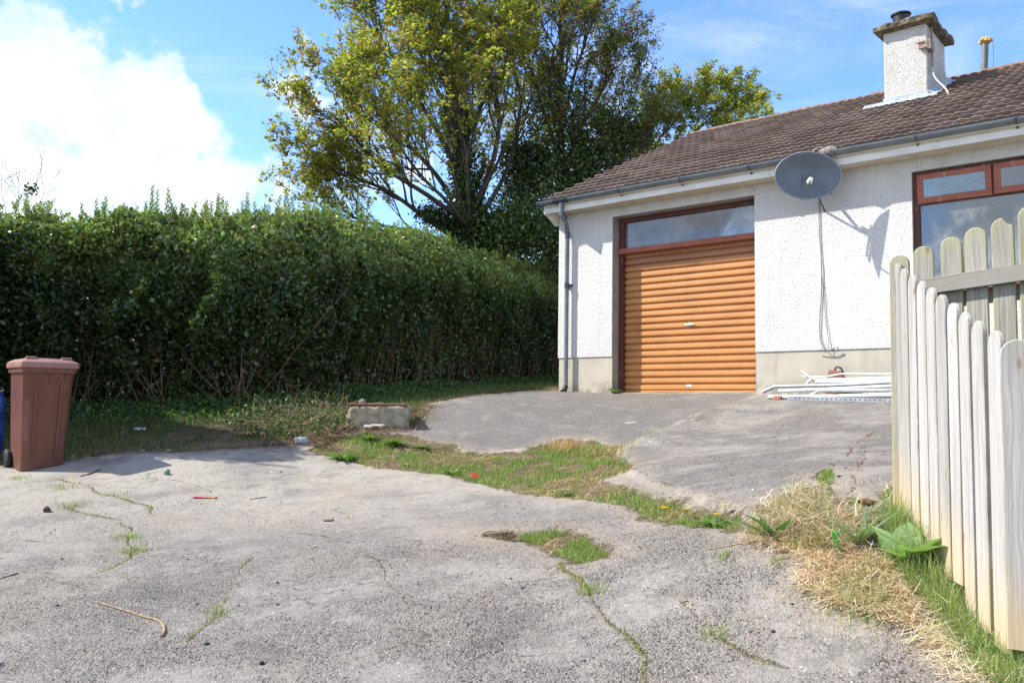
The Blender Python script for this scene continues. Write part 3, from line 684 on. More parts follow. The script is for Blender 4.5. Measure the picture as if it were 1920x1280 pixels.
# big window with two top-hung lights
wf = MB(); WD = .05; X0, X1, Z0, Z1 = 2.0, 4.445, 1.255, 2.628
wf.box(X0, X0+.06, WD, WD+.08, Z0, Z1); wf.box(X1-.06, X1, WD, WD+.08, Z0, Z1); wf.box(X0+.06, X1-.06, WD, WD+.08, Z1-.055, Z1); wf.box(X0+.06, X1-.06, WD, WD+.08, Z0, Z0+.06)
wf.box(X0+.06, X1-.06, WD+.002, WD+.08, 2.235, 2.285)
for xm in (2.855, 3.71): wf.box(xm-.025, xm+.025, WD+.001, WD+.08, 2.285, Z1-.055)
wfo = wf.build('window', M_WOODRED, house, bevel=.003)
b = MB(); b.box(X0+.06, X1-.06, WD+.04, WD+.046, Z0+.06, 2.235); b.build('pane', M_GLASS, wfo)
for xa, xb in ((2.06, 2.83), (2.88, 3.685), (3.735, 4.385)):
    b = MB(); za, zb = 2.262, 2.585; y1 = WD-.006; y2 = WD-.03; f = .055
    tilt = Matrix.Translation((0, WD, zb)) @ Matrix.Rotation(math.radians(3.5 if xa < 2.5 else .8), 4, 'X') @ Matrix.Translation((0, -WD, -zb))
    b.box(xa-.012, xb+.012, y2, y1, zb-f, zb+.004, tilt); b.box(xa-.012, xb+.012, y2, y1, za-.016, za+f, tilt)
    b.box(xa-.012, xa+f, y2, y1, za+f, zb-f, tilt); b.box(xb-f, xb+.012, y2, y1, za+f, zb-f, tilt)
    c_ = b.build('casement', M_WOODLT, wfo, bevel=.003)
    p = MB(); p.box(xa+f, xb-f, y2+.008, y2+.012, za+f, zb-f, tilt); p.build('pane', M_GLASS, c_)
b = MB(); b.box(X0-.03, X1+.03, -.05, .06, 1.205, 1.249); b.build('window_sill', M_PLINTH, house, bevel=.006)
for i, (xa, xb) in enumerate(((2.15, 2.5),)):
    pass

# chimney
cx0, cx1, cy0, cy1 = .855, 1.475, 2.8, 3.85
ch = MB(); ch.box(cx0, cx1, cy0, cy1, 3.9, 5.62); cho = ch.build('chimney', M_DASHC, house, bevel=.012)
cap = MB(); N_ = 9
pts = []
rc = np.random.default_rng(3)
def ring(x0, x1, y0, y1, z, n, amp):
    L = []
    for (ax, ay, bx, by) in ((x0, y0, x1, y0), (x1, y0, x1, y1), (x1, y1, x0, y1), (x0, y1, x0, y0)):
        for k in range(n): t = k/n; L.append((ax+(bx-ax)*t+rc.normal(0, amp), ay+(by-ay)*t+rc.normal(0, amp), z+rc.normal(0, amp)))
    return L
o_ = .115; R0 = ring(cx0-.02, cx1+.02, cy0-.02, cy1+.02, 5.60, 12, .003); R1 = ring(cx0-o_, cx1+o_, cy0-o_, cy1+o_, 5.63, 12, .006); R2 = ring(cx0-o_, cx1+o_, cy0-o_, cy1+o_, 5.71, 12, .013); R3 = ring(cx0+.02, cx1-.02, cy0+.02, cy1-.02, 5.77, 12, .012)
vs = R0+R1+R2+R3; n = 48; fs = [tuple(range(n-1, -1, -1)), tuple(range(3*n, 4*n))]+[(a*n+i, a*n+(i+1) % n, (a+1)*n+(i+1) % n, (a+1)*n+i) for a in range(3) for i in range(n)]
cap.add(vs, fs); cap.build('chimney_cap', M_MOSSSTONE, cho)
b = MB(); b.lathe([(.105, 5.74), (.115, 5.80), (.125, 5.95), (.150, 5.965), (.150, 5.985), (.125, 5.985), (.118, 5.96), (.10, 5.80)], 22, Matrix.Translation((1.03, 3.12, 0))); b.build('chimney_pot', M_BLACK, cho, smooth=True)
fl = MB(); zf = rz_(cy0)
fl.box(cx0-.015, cx1+.015, cy0-.012, cy0-.001, zf-.02, zf+.15)
fl.build('apron_flashing', M_LEAD, cho)
# wavy lead skirt dressed over the tiles
Vf, Qf = [], []; nx_ = 60
for i in range(nx_+1):
    x = cx0-.30+(cx1-cx0+.45)*i/nx_; wav = .018*math.sin(x*2*PI/.15)
    for j, t in enumerate((0, .5, 1)):
        y = cy0-.004-(.20+.03*math.sin(x*2*PI/.15+.7))*t; Vf.append((x, y, rz_(y)+.075+wav*t+(.03 if j == 0 else .0)))
for i in range(nx_):
    for j in range(2): Qf.append((i*3+j, i*3+j+1, (i+1)*3+j+1, (i+1)*3+j))
fast_mesh('lead_skirt', Vf, Qf, None, None, M_LEAD, cho, True)
Vf, Qf = [], []
for i in range(21):
    y = cy0-.05+(cy1-cy0+.1)*i/20
    for x in (cx1+.003, cx1+.10, cx1+.17): Vf.append((x, y, rz_(y)+.085+(.07 if x < cx1+.01 else 0)+.008*math.sin(y*20)))
for i in range(20):
    for j in range(2): Qf.append((i*3+j, i*3+j+1, (i+1)*3+j+1, (i+1)*3+j))
fast_mesh('side_flashing', Vf, Qf, None, None, M_LEAD, cho, True)
ab = MB(); ex = cx1+.045; ey = cy0+.13
ab.tube([(ex, ey, 4.90), (ex-.005, ey, 5.58)], .017, 8); ab.tube([(cx1-.05, ey-.16, 5.28), (ex, ey-.05, 5.30), (cx1+.02, ey+.2, 5.31)], .012, 6)
ab.box(cx1-.10, cx1+.03, cy0-.06, cy0-.012, 5.22, 5.33); ab.box(cx1+.012, cx1+.07, cy0-.05, ey+.03, 5.20, 5.34); ab.box(cx1-.14, cx1-.02, cy0-.075, cy0-.055, 5.30, 5.315)
ab.build('aerial_bracket', simple('weathered_bracket', (.34, .28, .24), (.20, .11, .08), .7, 30), cho)
cb = MB()
def curve(pts, n=8):
    P = [Vector(p) for p in pts]; out_ = []
    for i in range(len(P)-1):
        a, b, c, d = P[max(i-1, 0)], P[i], P[i+1], P[min(i+2, len(P)-1)]
        for k in range(n):
            t = k/n; out_.append(.5*((2*b)+(c-a)*t+(2*a-5*b+4*c-d)*t*t+(3*b-a-3*c+d)*t**3))
    return out_+[P[-1]]
cb.tube(curve([(ex, ey-.02, 4.95), (ex+.06, ey-.1, 4.75), (ex+.20, ey-.15, 4.55), (ex+.34, ey-.42, 4.30), (ex+.35, ey-.62, rz_(ey-.62)+.10)]), .013, 6)
cb.tube(curve([(ex, ey, 5.05), (ex+.09, ey+.15, 5.02), (ex+.14, ey+.2, 4.8), (ex+.12, ey+.08, 4.62), (ex-.05, ey-.25, 4.42), (ex-.2, ey-.45, 4.32)]), .009, 6)
cb.build('coaxial_cable', M_CABLE, cho, smooth=True)
vp = MB(); vp.tube([(1.83, 4.75, 5.0), (1.875, 4.75, 5.88)], .055, 14); vpo = vp.build('vent_pipe', simple('faded_soil_pipe', (.17, .19, .17), (.12, .13, .12), .45), house, smooth=True)
vf = MB()
for k in range(10):
    a = k*.7; vf.tube([(1.875+.03*math.cos(a), 4.75+.03*math.sin(a), 5.85), (1.88+.085*math.cos(a), 4.75+.085*math.sin(a), 5.87+.02*math.sin(k*2.3)), (1.88+.05*math.cos(a+.5), 4.75+.05*math.sin(a+.5), 5.915)], .03, 6)
vf.build('pipe_end_wrap', simple('yellow_foam_wrap', (.62, .44, .12), (.45, .28, .10), .9, 25), vpo, smooth=True)
b = MB(); b.tube([(2.0, 4.7, 5.86), (2.0, 4.7, 5.35)], .004, 4); b.build('loose_string', M_RUST, vpo)

# ------------------------------------------------------------------ satellite dish
def local_frame(o, origin, zdir, xhint):
    z = Vector(zdir).normalized(); x = Vector(xhint); x = (x-z*x.dot(z)).normalized(); y = z.cross(x)
    m = Matrix.Identity(4)
    for i in range(3): m[i][0], m[i][1], m[i][2], m[i][3] = x[i], y[i], z[i], origin[i]
    return m
foot = hw(.95, 0, 2.60); DC = hw(.93, -.50, 2.66)
dish = empty('satellite_dish', foot, 0, 'oval grey satellite dish on a bracket under the gutter between garage and window', 'satellite dish')
dm = local_frame(None, DC-foot, (-.18, -.97, -.08), (1, -.18, -.07))
Vd, Qd = [], []; nr_, na = 12, 56
for i in range(nr_+1):
    r = i/nr_
    for j in range(na):
        a = 2*PI*j/na; Vd.append(dm @ Vector((.390*r*math.cos(a), .288*r*math.sin(a), .085*r*r-.085)))
for i in range(nr_):
    for j in range(na): Qd.append((i*na+j, i*na+(j+1) % na, (i+1)*na+(j+1) % na, (i+1)*na+j))
o = fast_mesh('reflector', Vd, Qd, None, None, M_DISH, dish, True); s_ = o.modifiers.new('thick', 'SOLIDIFY'); s_.thickness = .006; s_.offset = 0
b = MB(); rim = [dm @ Vector((.392*math.cos(a), .290*math.sin(a), .0)) for a in np.linspace(0, 2*PI, 57)]; b.tube(rim, .006, 6, False); b.build('rim', simple('rim_grey', (.30, .33, .38), None, .4), dish, smooth=True)
b = MB(); b.box(-.06, .06, -.25, .06, -.10, -.085, dm); ba = b.build('back_plate', M_DISH, dish)
b = MB(); p0 = Vector((0, 0, 0)); pm = dm @ Vector((0, -.02, -.14)); pk = hw(.95, -.30, 2.50)-foot
b.box(-.09, .09, -.09, .09, -.008, .0, Matrix.Translation(hw(.95, -.004, 2.60)-foot) @ Matrix.Rotation(H_RZ, 4, 'Z') @ Matrix.Rotation(PI/2, 4, 'X'))
b.tube([p0, pk, pm], .019, 8); b.tube([pm, dm @ Vector((0, 0, -.09))], .035, 8); b.tube([hw(.95, -.30, 2.50)-foot, hw(.95, -.002, 2.30)-foot], .012, 6)
b.build('wall_bracket', M_PLASTIC_D, dish, smooth=True)
b = MB(); b.tube(curve([dm @ Vector((-.03, -.285, -.01)), dm @ Vector((-.03, -.27, .10)), dm @ Vector((-.02, -.20, .22)), dm @ Vector((-.01, -.13, .30))], 5), .009, 8); arm = b.build('feed_arm', M_PLASTIC_D, dish, smooth=True)
b = MB(); b.lathe([(.02, 0), (.028, .01), (.028, .07), (.034, .075), (.034, .10), (.01, .105)], 14, Matrix.Translation(dm @ Vector((-.005, -.10, .33))) @ (dm.to_3x3() @ Matrix.Rotation(PI*.93, 3, 'X')).to_4x4()); b.build('receiver', M_WHITEPAINT, arm, smooth=True)
b = MB(); b.box(-.052, -.040, -.30, .02, -.08, -.062, dm); b.box(.040, .052, -.30, .02, -.08, -.062, dm)
for yy in (-.28, -.18, -.02): b.box(-.012, .012, yy-.008, yy+.008, -.083, -.075, dm)
b.build('mount_bolts', M_PLASTIC_D, dish)
cab = MB(); cab.tube(curve([hw(1.30, .35, 3.18), hw(1.1, -.15, 3.06), hw(1.0, -.33, 3.04), hw(.93, -.37, 2.93), hw(.905, -.06, 2.70), hw(.885, -.012, 2.45)]), .006, 6)
tag(cab.build('coax_cable', M_CABLE, None, smooth=True), 'pale cable looping over the gutter down behind the dish', 'cable')
cab = MB(); cab.tube(curve([hw(.885, -.012, 2.46), hw(.88, -.014, 2.1), hw(.895, -.012, 1.8), hw(.905, -.018, 1.5), hw(.895, -.012, 1.2), hw(.875, -.015, .95), hw(.872, -.013, .72), hw(.90, -.02, .60), hw(.95, -.03, .53), hw(1.02, -.04, .535), hw(1.09, -.035, .56), hw(1.10, -.03, .53), hw(1.0, -.04, .52)]), .0055, 6)
cab.tube(curve([hw(.90, -.013, 1.55), hw(.93, -.013, 1.2), hw(.945, -.013, .95), hw(.985, -.016, .62), hw(.97, -.03, .53), hw(.93, -.03, .50)]), .004, 5)
cab.tube(curve([hw(.83, -.03, .525), hw(.93, -.04, .53), hw(1.0, -.035, .515), hw(1.06, -.04, .545)]), .007, 6)
tag(cab.build('hanging_cable', M_DCABLE, None, smooth=True), 'thin dark cable hanging down white wall below the dish to the plinth', 'cable')

# ------------------------------------------------------------------ picket fences
def picket(W_, H0, H1, T_=.020, tilt=0.0, r=None, cut=False):
    """round-topped board; x across, y thickness, z up (H0 foot, H1 tip); Col = (across, random, height)"""
    r = random.random() if r is None else r; pts = []
    rad = W_/2; base = [(-W_/2, H0), (W_/2, H0)]; m = 4
    for k in range(1, 6): base.append((W_/2, H0+(H1-rad*.95-H0)*k/6))
    for k in range(0, 11):
        a = PI*k/10; z = H1-rad*.95+math.sin(a)*rad*.95
        if cut and 2 <= k <= 4: z -= .018+.008*(k % 2)
        base.append((math.cos(a)*rad, z))
    for k in range(5, 0, -1): base.append((-W_/2, H0+(H1-rad*.95-H0)*k/6))
    return base, r, tilt
def add_picket(mb, P, M_, T_=.020, H0=0, H1=1):
    base, r, tilt = P; W_ = max(abs(a) for a, b in base)*2; e = .004; n = len(base); vs = []; cs = []
    cx = 0; cz = (H0+H1)/2
    for (yy, sh) in ((0, e), (e, 0), (T_-e, 0), (T_, e)):
        for a, z in base:
            a2 = a*(1-2*sh/W_); z2 = z-sh if z > cz else z+0
            v = M_ @ Vector((a2+tilt*(z-H0), yy, z2)); vs.append(v); cs.append((.5+a/W_, r, (z-H0)/(H1-H0)))
    fs = [tuple(range(n)), tuple(range(4*n-1, 3*n-1, -1))]+[(k*n+i, (k+1)*n+i, (k+1)*n+(i+1) % n, k*n+(i+1) % n) for k in range(3) for i in range(n)]
    b0 = len(mb.v); mb.v += [tuple(v) for v in vs]; mb.f += [tuple(b0+i for i in f) for f in fs]; mb.c += cs
FA = math.radians(9.0); CX, CY = 1.915, 4.30           # corner; front run goes towards the camera
fdir = Vector((-math.sin(FA), -math.cos(FA), 0))
def col_at(px, y_guess=None):                            # point of the front run's plane seen in photo column px
    d = ray(px, 760); d = d/d[1]; A = np.array([[d[0], -fdir.x], [1.0, -fdir.y]]); t, s = np.linalg.solve(A, np.array([CX, CY])); return s, t
front = empty('picket_fence', (CX, CY, gz(CX, CY)), 0, 'bleached picket fence with stepped round tops running towards the camera beside dry grass', 'fence', 'garden picket fences')
fl0 = Vector((CX, CY, gz(CX, CY)))
tops = [(1686, 494), (1699, 503), (1714, 515), (1731, 527), (1749, 539), (1768, 552), (1789, 568), (1811, 585), (1836, 601), (1866, 620)]
bots = {1686: 955, 1699: 975, 1714: 998, 1731: 1030, 1749: 1062, 1768: 1068, 1789: 1078, 1811: 1140, 1836: 1165, 1866: 1205}
ROT = Matrix(((-fdir.x, -fdir.y, 0), (-fdir.y, fdir.x, 0), (0, 0, 1)))   # local x along run, local y = away from yard
ux = Vector((fdir.x, fdir.y, 0)); uy = Vector((-fdir.y, fdir.x, 0)) 
if uy.x < 0: uy = -uy
def fmat(p):
    m = Matrix.Identity(4)
    for i in range(3): m[i][0] = ux[i]; m[i][1] = uy[i]; m[i][3] = p[i]-fl0[i]
    return m
zt = []
for k, (px, py) in enumerate(tops):
    s, yd = col_at(px-2); dtop = ray(px, py); dtop = dtop/dtop[1]; ztop = EYE+dtop[2]*yd
    db = ray(px, bots[px]); db = db/db[1]; zb = EYE+db[2]*yd-.03
    p = Vector((CX, CY, 0))+fdir*s
    mb = MB(); P = picket(.113, zb, ztop, tilt=random.uniform(-.006, .006))
    add_picket(mb, P, fmat(Vector((p.x, p.y, 0)))@Matrix.Rotation(random.uniform(-.03, .03), 4, 'Z'), .021, zb, ztop)
    mb.build('picket', M_FENCE, front, col=True); zt.append((s, zb, ztop))
for hh in (.22, .80):                                     # rails behind the boards
    mb = MB(); s0, zb0, zt0 = zt[0]; s1, zb1, zt1 = zt[-1]
    P0 = Vector((CX, CY, 0))+fdir*(s0-.1)+uy*.024; P1 = Vector((CX, CY, 0))+fdir*(s1+.35)+uy*.024
    za, zc = zb0+(zt0-zb0)*hh, zb1+(zt1-zb1)*hh-.05; w = uy*.034
    v = []
    for dzz in (-.035, .035):
        for off in (Vector((0, 0, 0)), w):
            for (p, z) in ((P0, za), (P1, zc)): v.append(p+off+Vector((0, 0, z+dzz))-fl0)
    mb.hexa(v); mb.c = [(.5, .3, .5)]*8; mb.build('rail', M_FENCEB, front, col=True)
# end post and the wide board of the next panel, turned towards the yard
s, yd = col_at(1912); p = Vector((CX, CY, 0))+fdir*s
d = ray(1912, 634); d = d/d[1]; db = ray(1912, 1225); db = db/db[1]
near_f = empty('garden_gate', (p.x, p.y, gz(p.x, p.y)), 0, 'wide round-topped bleached boards at the right edge, nearest the camera', 'gate')
gdir = Vector((math.cos(math.radians(-33)), math.sin(math.radians(-33)), 0)); n0 = Vector((p.x, p.y, near_f.location.z))
zb, ztop = EYE+db[2]*(yd-.03), EYE+d[2]*(yd-.03)
for k in range(5):
    m = Matrix.Identity(4); c = Vector((p.x, p.y, 0))+gdir*(.125*k+.0)
    gy_ = Vector((-gdir.y, gdir.x, 0))
    for i in range(3): m[i][0] = gdir[i]; m[i][1] = gy_[i]; m[i][3] = c[i]-n0[i]
    mb = MB(); P = picket(.112, zb, ztop+.01*k); add_picket(mb, P, m, .022, zb, ztop); mb.build('picket', M_FENCE, near_f, col=True)
for hz_ in (zb+.25, zb+.82):
    mb = MB(); a = Vector((p.x, p.y, hz_))-gdir*.05+gy_*.024-n0; b_ = Vector((p.x, p.y, hz_))+gdir*.58+gy_*.024-n0; v = []
    for dz_ in (0, .07):
        for off in (Vector((0, 0, 0)), gy_*.035):
            for e in (a, b_): v.append(e+off+Vector((0, 0, dz_)))
    mb.hexa(v); mb.c = [(.5, .3, .5)]*8; mb.build('rail', M_FENCEB, near_f, col=True)
# back run, parallel to the house
bd = Vector((math.sin(TH0), -math.cos(TH0), 0)); bn = Vector((-math.cos(TH0), -math.sin(TH0), 0))    # along / towards the yard
bo = Vector((1.915, 4.335, 0))
def on_back(px, py, off=0.0):
    d = Vector(ray(px, py)); o_ = bo+bn*off; t = (o_.dot(bn))/(d.dot(bn)); q_ = d*t; return (q_-o_).dot(bd), EYE+q_.z
back = empty('picket_fence', (bo.x, bo.y, gz(bo.x, bo.y)), 0, 'grey weathered picket fence with rail rising to the right, in front of the window', 'fence', 'garden picket fences')
b0_ = Vector((bo.x, bo.y, back.location.z))
def bmat(s):
    m = Matrix.Identity(4); c = bo+bd*s
    for i in range(3): m[i][0] = bd[i]; m[i][1] = -bn[i]; m[i][3] = c[i]-b0_[i]
    return m
bt = [(1684, 478), (1732, 461), (1782, 444), (1830.5, 426), (1881, 408), (1930, 386)]
ss_ = [on_back(*q) for q in bt]; st_ = (ss_[4][0]-ss_[1][0])/3; 
while len(ss_) < 22:
    s_n = ss_[-1][0]+st_; ss_.append((s_n, ss_[-1][1]+max(.0, .045-.004*(len(ss_)-6))))
for k, (s, z) in enumerate(ss_):
    zb = gz(*(bo+bd*s).xy)-.06; mb = MB(); P = picket(.095, zb, z, cut=(k == 4), tilt=random.uniform(-.004, .004)); add_picket(mb, P, bmat(s), .021, zb, z)
    mb.build('picket', M_FENCEB, back, col=True)
r0 = on_back(1722, 524, .03); r1 = on_back(1920, 478, .03); slope = (r1[1]-r0[1])/(r1[0]-r0[0]); r0b = on_back(1735, 545, .03)
def rail(dz, name='rail', off=.003, th_=.03, h=.078, s0=None, s1=2.6, mat=M_FENCEB):
    mb = MB(); a = r0[0] if s0 is None else s0; v = []
    for hz_ in (-h, 0):
        for o2 in (off, off+th_):
            for s in (a, s1): q_ = bo+bd*s+bn*o2; v.append(Vector((q_.x, q_.y, r0[1]+slope*(min(s, 1.3)-r0[0])+dz+hz_))-b0_)
    mb.hexa(v); mb.c = [(.2+.1*(i % 5), .37, .5) for i in range(8)]; return mb.build(name, mat, back, col=True, bevel=.003)
rail(0); rail(-.62)
# short offcuts with red paint bridging the gaps behind the boards
M_REDP = simple('red_painted_offcut', (.52, .10, .06), (.40, .12, .08), .7)
pp_ = MB(); q_ = bo+bd*(-.0)-bn*.06
for (c_, dd) in ((bo-bn*.07+bd*.06, 0), (bo+bd*1.9-bn*.07, .3)):
    mb = MB(); zb = gz(c_.x, c_.y)-.1; mb.box(-.04, .04, -.04, .04, zb, zb+1.12, Matrix.Translation((c_.x-b0_.x, c_.y-b0_.y, -b0_.z)) @ Matrix.Rotation(H_RZ, 4, 'Z')); mb.c = [(.5, .6, .5)]*8
    mb.build('post', M_FENCEB, back, col=True)
mb = MB(); v = []
for hz_ in (-.175, -.125):
    for o2 in (-.055, -.024):
        for s in (.12, 2.6): q_ = bo+bd*s+bn*o2; v.append(Vector((q_.x, q_.y, r0[1]+.03+slope*.35*(s-r0[0])+hz_))-b0_)
mb.hexa(v); mb.c = [(.5, .4, .5)]*8; rr_ = mb.build('inner_rail', M_FENCEB, back, col=True)
mb = MB(); v = []
for hz_ in (-.125, -.103):
    for o2 in (-.055, -.0235):
        for s in (.12, 2.6): q_ = bo+bd*s+bn*o2; v.append(Vector((q_.x, q_.y, r0[1]+.03+slope*.35*(s-r0[0])+hz_+.0005))-b0_)
mb.hexa(v); mb.build('red_edge', M_REDP, rr_)

# ------------------------------------------------------------------ vegetation tools
def unit(v): return v/(np.linalg.norm(v, axis=-1, keepdims=True)+1e-9)
def leaf_quads(P, A, Sd, L, Wd, C, cup=.18):
    """rhombic leaves: P base points, A axis, Sd side, L length, Wd half width, C colours"""
    n = len(P); L = np.broadcast_to(L, n)[:, None]; Wd = np.broadcast_to(Wd, n)[:, None]; N_ = np.cross(A, Sd)
    V = np.empty((n, 4, 3)); V[:, 0] = P; V[:, 1] = P+A*L*.48+Sd*Wd+N_*Wd*cup*2; V[:, 2] = P+A*L; V[:, 3] = P+A*L*.48-Sd*Wd+N_*Wd*cup*2
    Q = np.arange(n*4).reshape(n, 4); return V.reshape(-1, 3), Q, np.repeat(C, 4, axis=0)
def rand_dirs(n, bias=(0, 0, 0)):
    return unit(RNG.normal(0, 1, (n, 3))+np.array(bias))
def side_of(A):
    B = RNG.normal(0, 1, A.shape); return unit(np.cross(A, B))
def vary(base, n, v=.25, hue=.12):
    k = (1+RNG.normal(0, v, (n, 1))).clip(.35, 2); c = np.array(base)[None]*k; c[:, 0] *= 1+RNG.normal(0, hue, n); c[:, 2] *= 1+RNG.normal(0, hue, n); return c.clip(.003, .9)
def tubes_np(polys, n=5):
    V, Q = [], []; off = 0; cs = np.cos(np.arange(n)*2*PI/n); sn = np.sin(np.arange(n)*2*PI/n)
    for pts, rs in polys:
        pts = np.asarray(pts, float); rs = np.asarray(rs, float); k = len(pts)
        t = np.gradient(pts, axis=0); t = unit(t); a = np.where(np.abs(t[:, 2:3]) < .9, [[0, 0, 1.]], [[1., 0, 0]]); x = unit(np.cross(t, a)); y = np.cross(t, x)
        V.append((pts[:, None]+(x[:, None]*cs[None, :, None]+y[:, None]*sn[None, :, None])*rs[:, None, None]).reshape(-1, 3))
        i = np.arange(k-1)[:, None]*n+off; j = np.arange(n)[None]; j2 = (j+1) % n
        Q.append(np.stack([i+j, i+j2, i+n+j2, i+n+j], -1).reshape(-1, 4)); off += k*n
    return np.vstack(V), np.vstack(Q)

# ------------------------------------------------------------------ hedge
HP = np.array([(-5.75, 9.3), (-6.15, 9.9), (-6.6, 10.5), (-6.85, 11.2), (-6.0, 11.5), (-4.0, 11.5), (-3.4, 11.7), (-2.9, 12.6), (-2.3, 13.8), (-1.6, 15.5), (-.8, 17.5), (.2, 19.5), (1.2, 21.2), (2.6, 23.5)])
HTOP = np.array([3.5, 3.4, 3.0, 2.52, 2.54, 2.56, 2.62, 2.83, 2.98, 3.1, 3.22, 3.24, 3.34, 3.4])-.04  # raised first points: unseen return, added to shade the verge
seg = np.linalg.norm(np.diff(HP, axis=0), axis=1); cum = np.r_[0, np.cumsum(seg)]
def hp(s):
    x = np.interp(s, cum, HP[:, 0]); y = np.interp(s, cum, HP[:, 1]); e = .25
    dx = np.interp(s+e, cum, HP[:, 0])-np.interp(s-e, cum, HP[:, 0]); dy = np.interp(s+e, cum, HP[:, 1])-np.interp(s-e, cum, HP[:, 1]); l = np.hypot(dx, dy)+1e-9
    return x, y, -dy/l, dx/l            # point, inward normal (away from the yard)
def htop(s): return EYE+np.interp(s, cum, HTOP)+.13*fbm(s*.8, s*0+2, 4, 3)*2+.07*fbm(s*3.5, s*0+7, 2, 4)*2
STOT = cum[-1]; THK = 1.05
hedge = empty('hedge', (-3.2, 12.2, gz(-3.2, 12.0)), 0, 'tall dense dark green hedge with sunlit top running from the left to the house corner', 'hedge')
h0 = np.array(hedge.location)
def hedge_pts(n, mode):
    s = RNG.uniform(0, STOT, n); x, y, nx_, ny_ = hp(s); tp = htop(s); bt_ = g0(x, y)
    if mode == 'front':
        u = RNG.beta(1.35, .95, n); keep = RNG.uniform(0, 1, n) < sm(u, -.35, .22)*.9+.1; h = u
        dep = np.abs(RNG.exponential(.13, n)); bul = .46*fbm(s*1.5, u*2.5, 4, 11)*2+.16*fbm(s*5, u*9, 3, 12)*2+.30*sm(u, .55, 0)*1.0+.55*sm(u, .70, 1.0)**1.4
        t = dep+bul
        # hollow bare pockets low down
        hole = fbm(s*1.5, u*4.0, 3, 21)+.5; keep &= ~((hole > .60-.13*sm(u, .25, 0)) & (u < .52) & (RNG.uniform(0, 1, n) < .8))
    elif mode == 'core':
        u = RNG.uniform(0, 1, n)**.8; keep = np.ones(n, bool); h = u*.93; t = RNG.uniform(.42, .85, n)
    elif mode == 'back':
        u = RNG.uniform(0, 1, n); keep = np.ones(n, bool); h = u; t = THK-np.abs(RNG.exponential(.15, n))
    else:
        t = RNG.uniform(.05, THK, n); keep = np.ones(n, bool); edge = (np.abs(t-THK/2)/(THK/2))**3*.16; h = 1-(np.abs(RNG.exponential(.07, n))+edge-.09*fbm(s*3, t*3, 3, 14)*2)
    z = bt_+(tp-bt_)*h; P = np.stack([x+nx_*t, y+ny_*t, z], 1)
    return P[keep], h[keep], s[keep], np.stack([-nx_, -ny_, 0*nx_], 1)[keep]
VV, QQ, CC = [], [], []; off = 0
def push(v, q, c):
    global off
    VV.append(v); QQ.append(q+off); CC.append(c); off += len(v)
for mode, n in (('front', 300000), ('top', 100000), ('back', 90000), ('core', 160000)):
    P, h, s_, No = hedge_pts(n, mode); m_ = len(P)
    A = unit(rand_dirs(m_)*.9+No*.35+np.array([0, 0, .35])); Sd = side_of(A)
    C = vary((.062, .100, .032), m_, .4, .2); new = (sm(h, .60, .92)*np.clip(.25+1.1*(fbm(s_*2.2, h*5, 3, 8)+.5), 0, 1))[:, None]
    C = C*(1-new)+vary((.30, .385, .12), m_, .38, .2)*new  # fresh top growth, brightened further to paint in the sunlit top
    br = RNG.uniform(0, 1, m_) < .22*sm(h, .55, .1)*(fbm(s_*1.3, h*2, 2, 77)+.6); C[br] = vary((.16, .09, .045), br.sum(), .3)
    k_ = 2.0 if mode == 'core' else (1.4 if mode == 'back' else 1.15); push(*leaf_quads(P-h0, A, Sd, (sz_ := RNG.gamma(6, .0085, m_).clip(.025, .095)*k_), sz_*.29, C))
fc = np.c_[RNG.uniform(-8.6, -6.3, 24000), RNG.uniform(11.2, 12.6, 24000)]; fz = g0(fc[:, 0], fc[:, 1])+RNG.uniform(.1, 1, 24000)*2.45; A = rand_dirs(24000); push(*leaf_quads(np.c_[fc, fz]-h0, A, side_of(A), .08, .022, vary((.055, .09, .03), 24000, .35)))
# upright leafy shoots over the top
stems = []
ns = 1500
s_ = RNG.uniform(0, STOT, ns); x, y, nx_, ny_ = hp(s_); t_ = RNG.uniform(.0, THK, ns); hh = (RNG.gamma(1.1, .085, ns)*(.5+1.2*(fbm(s_*1.7, s_*0, 3, 66)+.5))).clip(.02, .45)*np.where(s_ > 9.0, .7, 1.0)
for i in range(ns):
    b = np.array([x[i]+nx_[i]*t_[i], y[i]+ny_[i]*t_[i], htop(np.array([s_[i]]))[0]-.06]); tip = b+np.array([RNG.normal(0, .04), RNG.normal(0, .04), hh[i]+.06])
    stems.append(([b-h0, (b+tip)/2-h0+RNG.normal(0, .006, 3), tip-h0], [.004, .003, .0015]))
    k = int(8+hh[i]*70); tt = np.linspace(.25, 1.0, k)[:, None]; P = b+(tip-b)*tt; az = np.arange(k)*2.4+RNG.uniform(0, 6)
    A = unit(np.stack([np.cos(az), np.sin(az), np.full(k, .95)], 1)); Sd = unit(np.cross(A, np.array([[0, 0, 1.]])+0*A))
    push(*leaf_quads(P-h0, A, Sd, (.065*(1.15-.55*tt[:, 0])), .015, vary((.20, .28, .08), k, .3)))
fast_mesh('foliage', np.vstack(VV), np.vstack(QQ), None, np.vstack(CC), M_HEDGE, hedge)
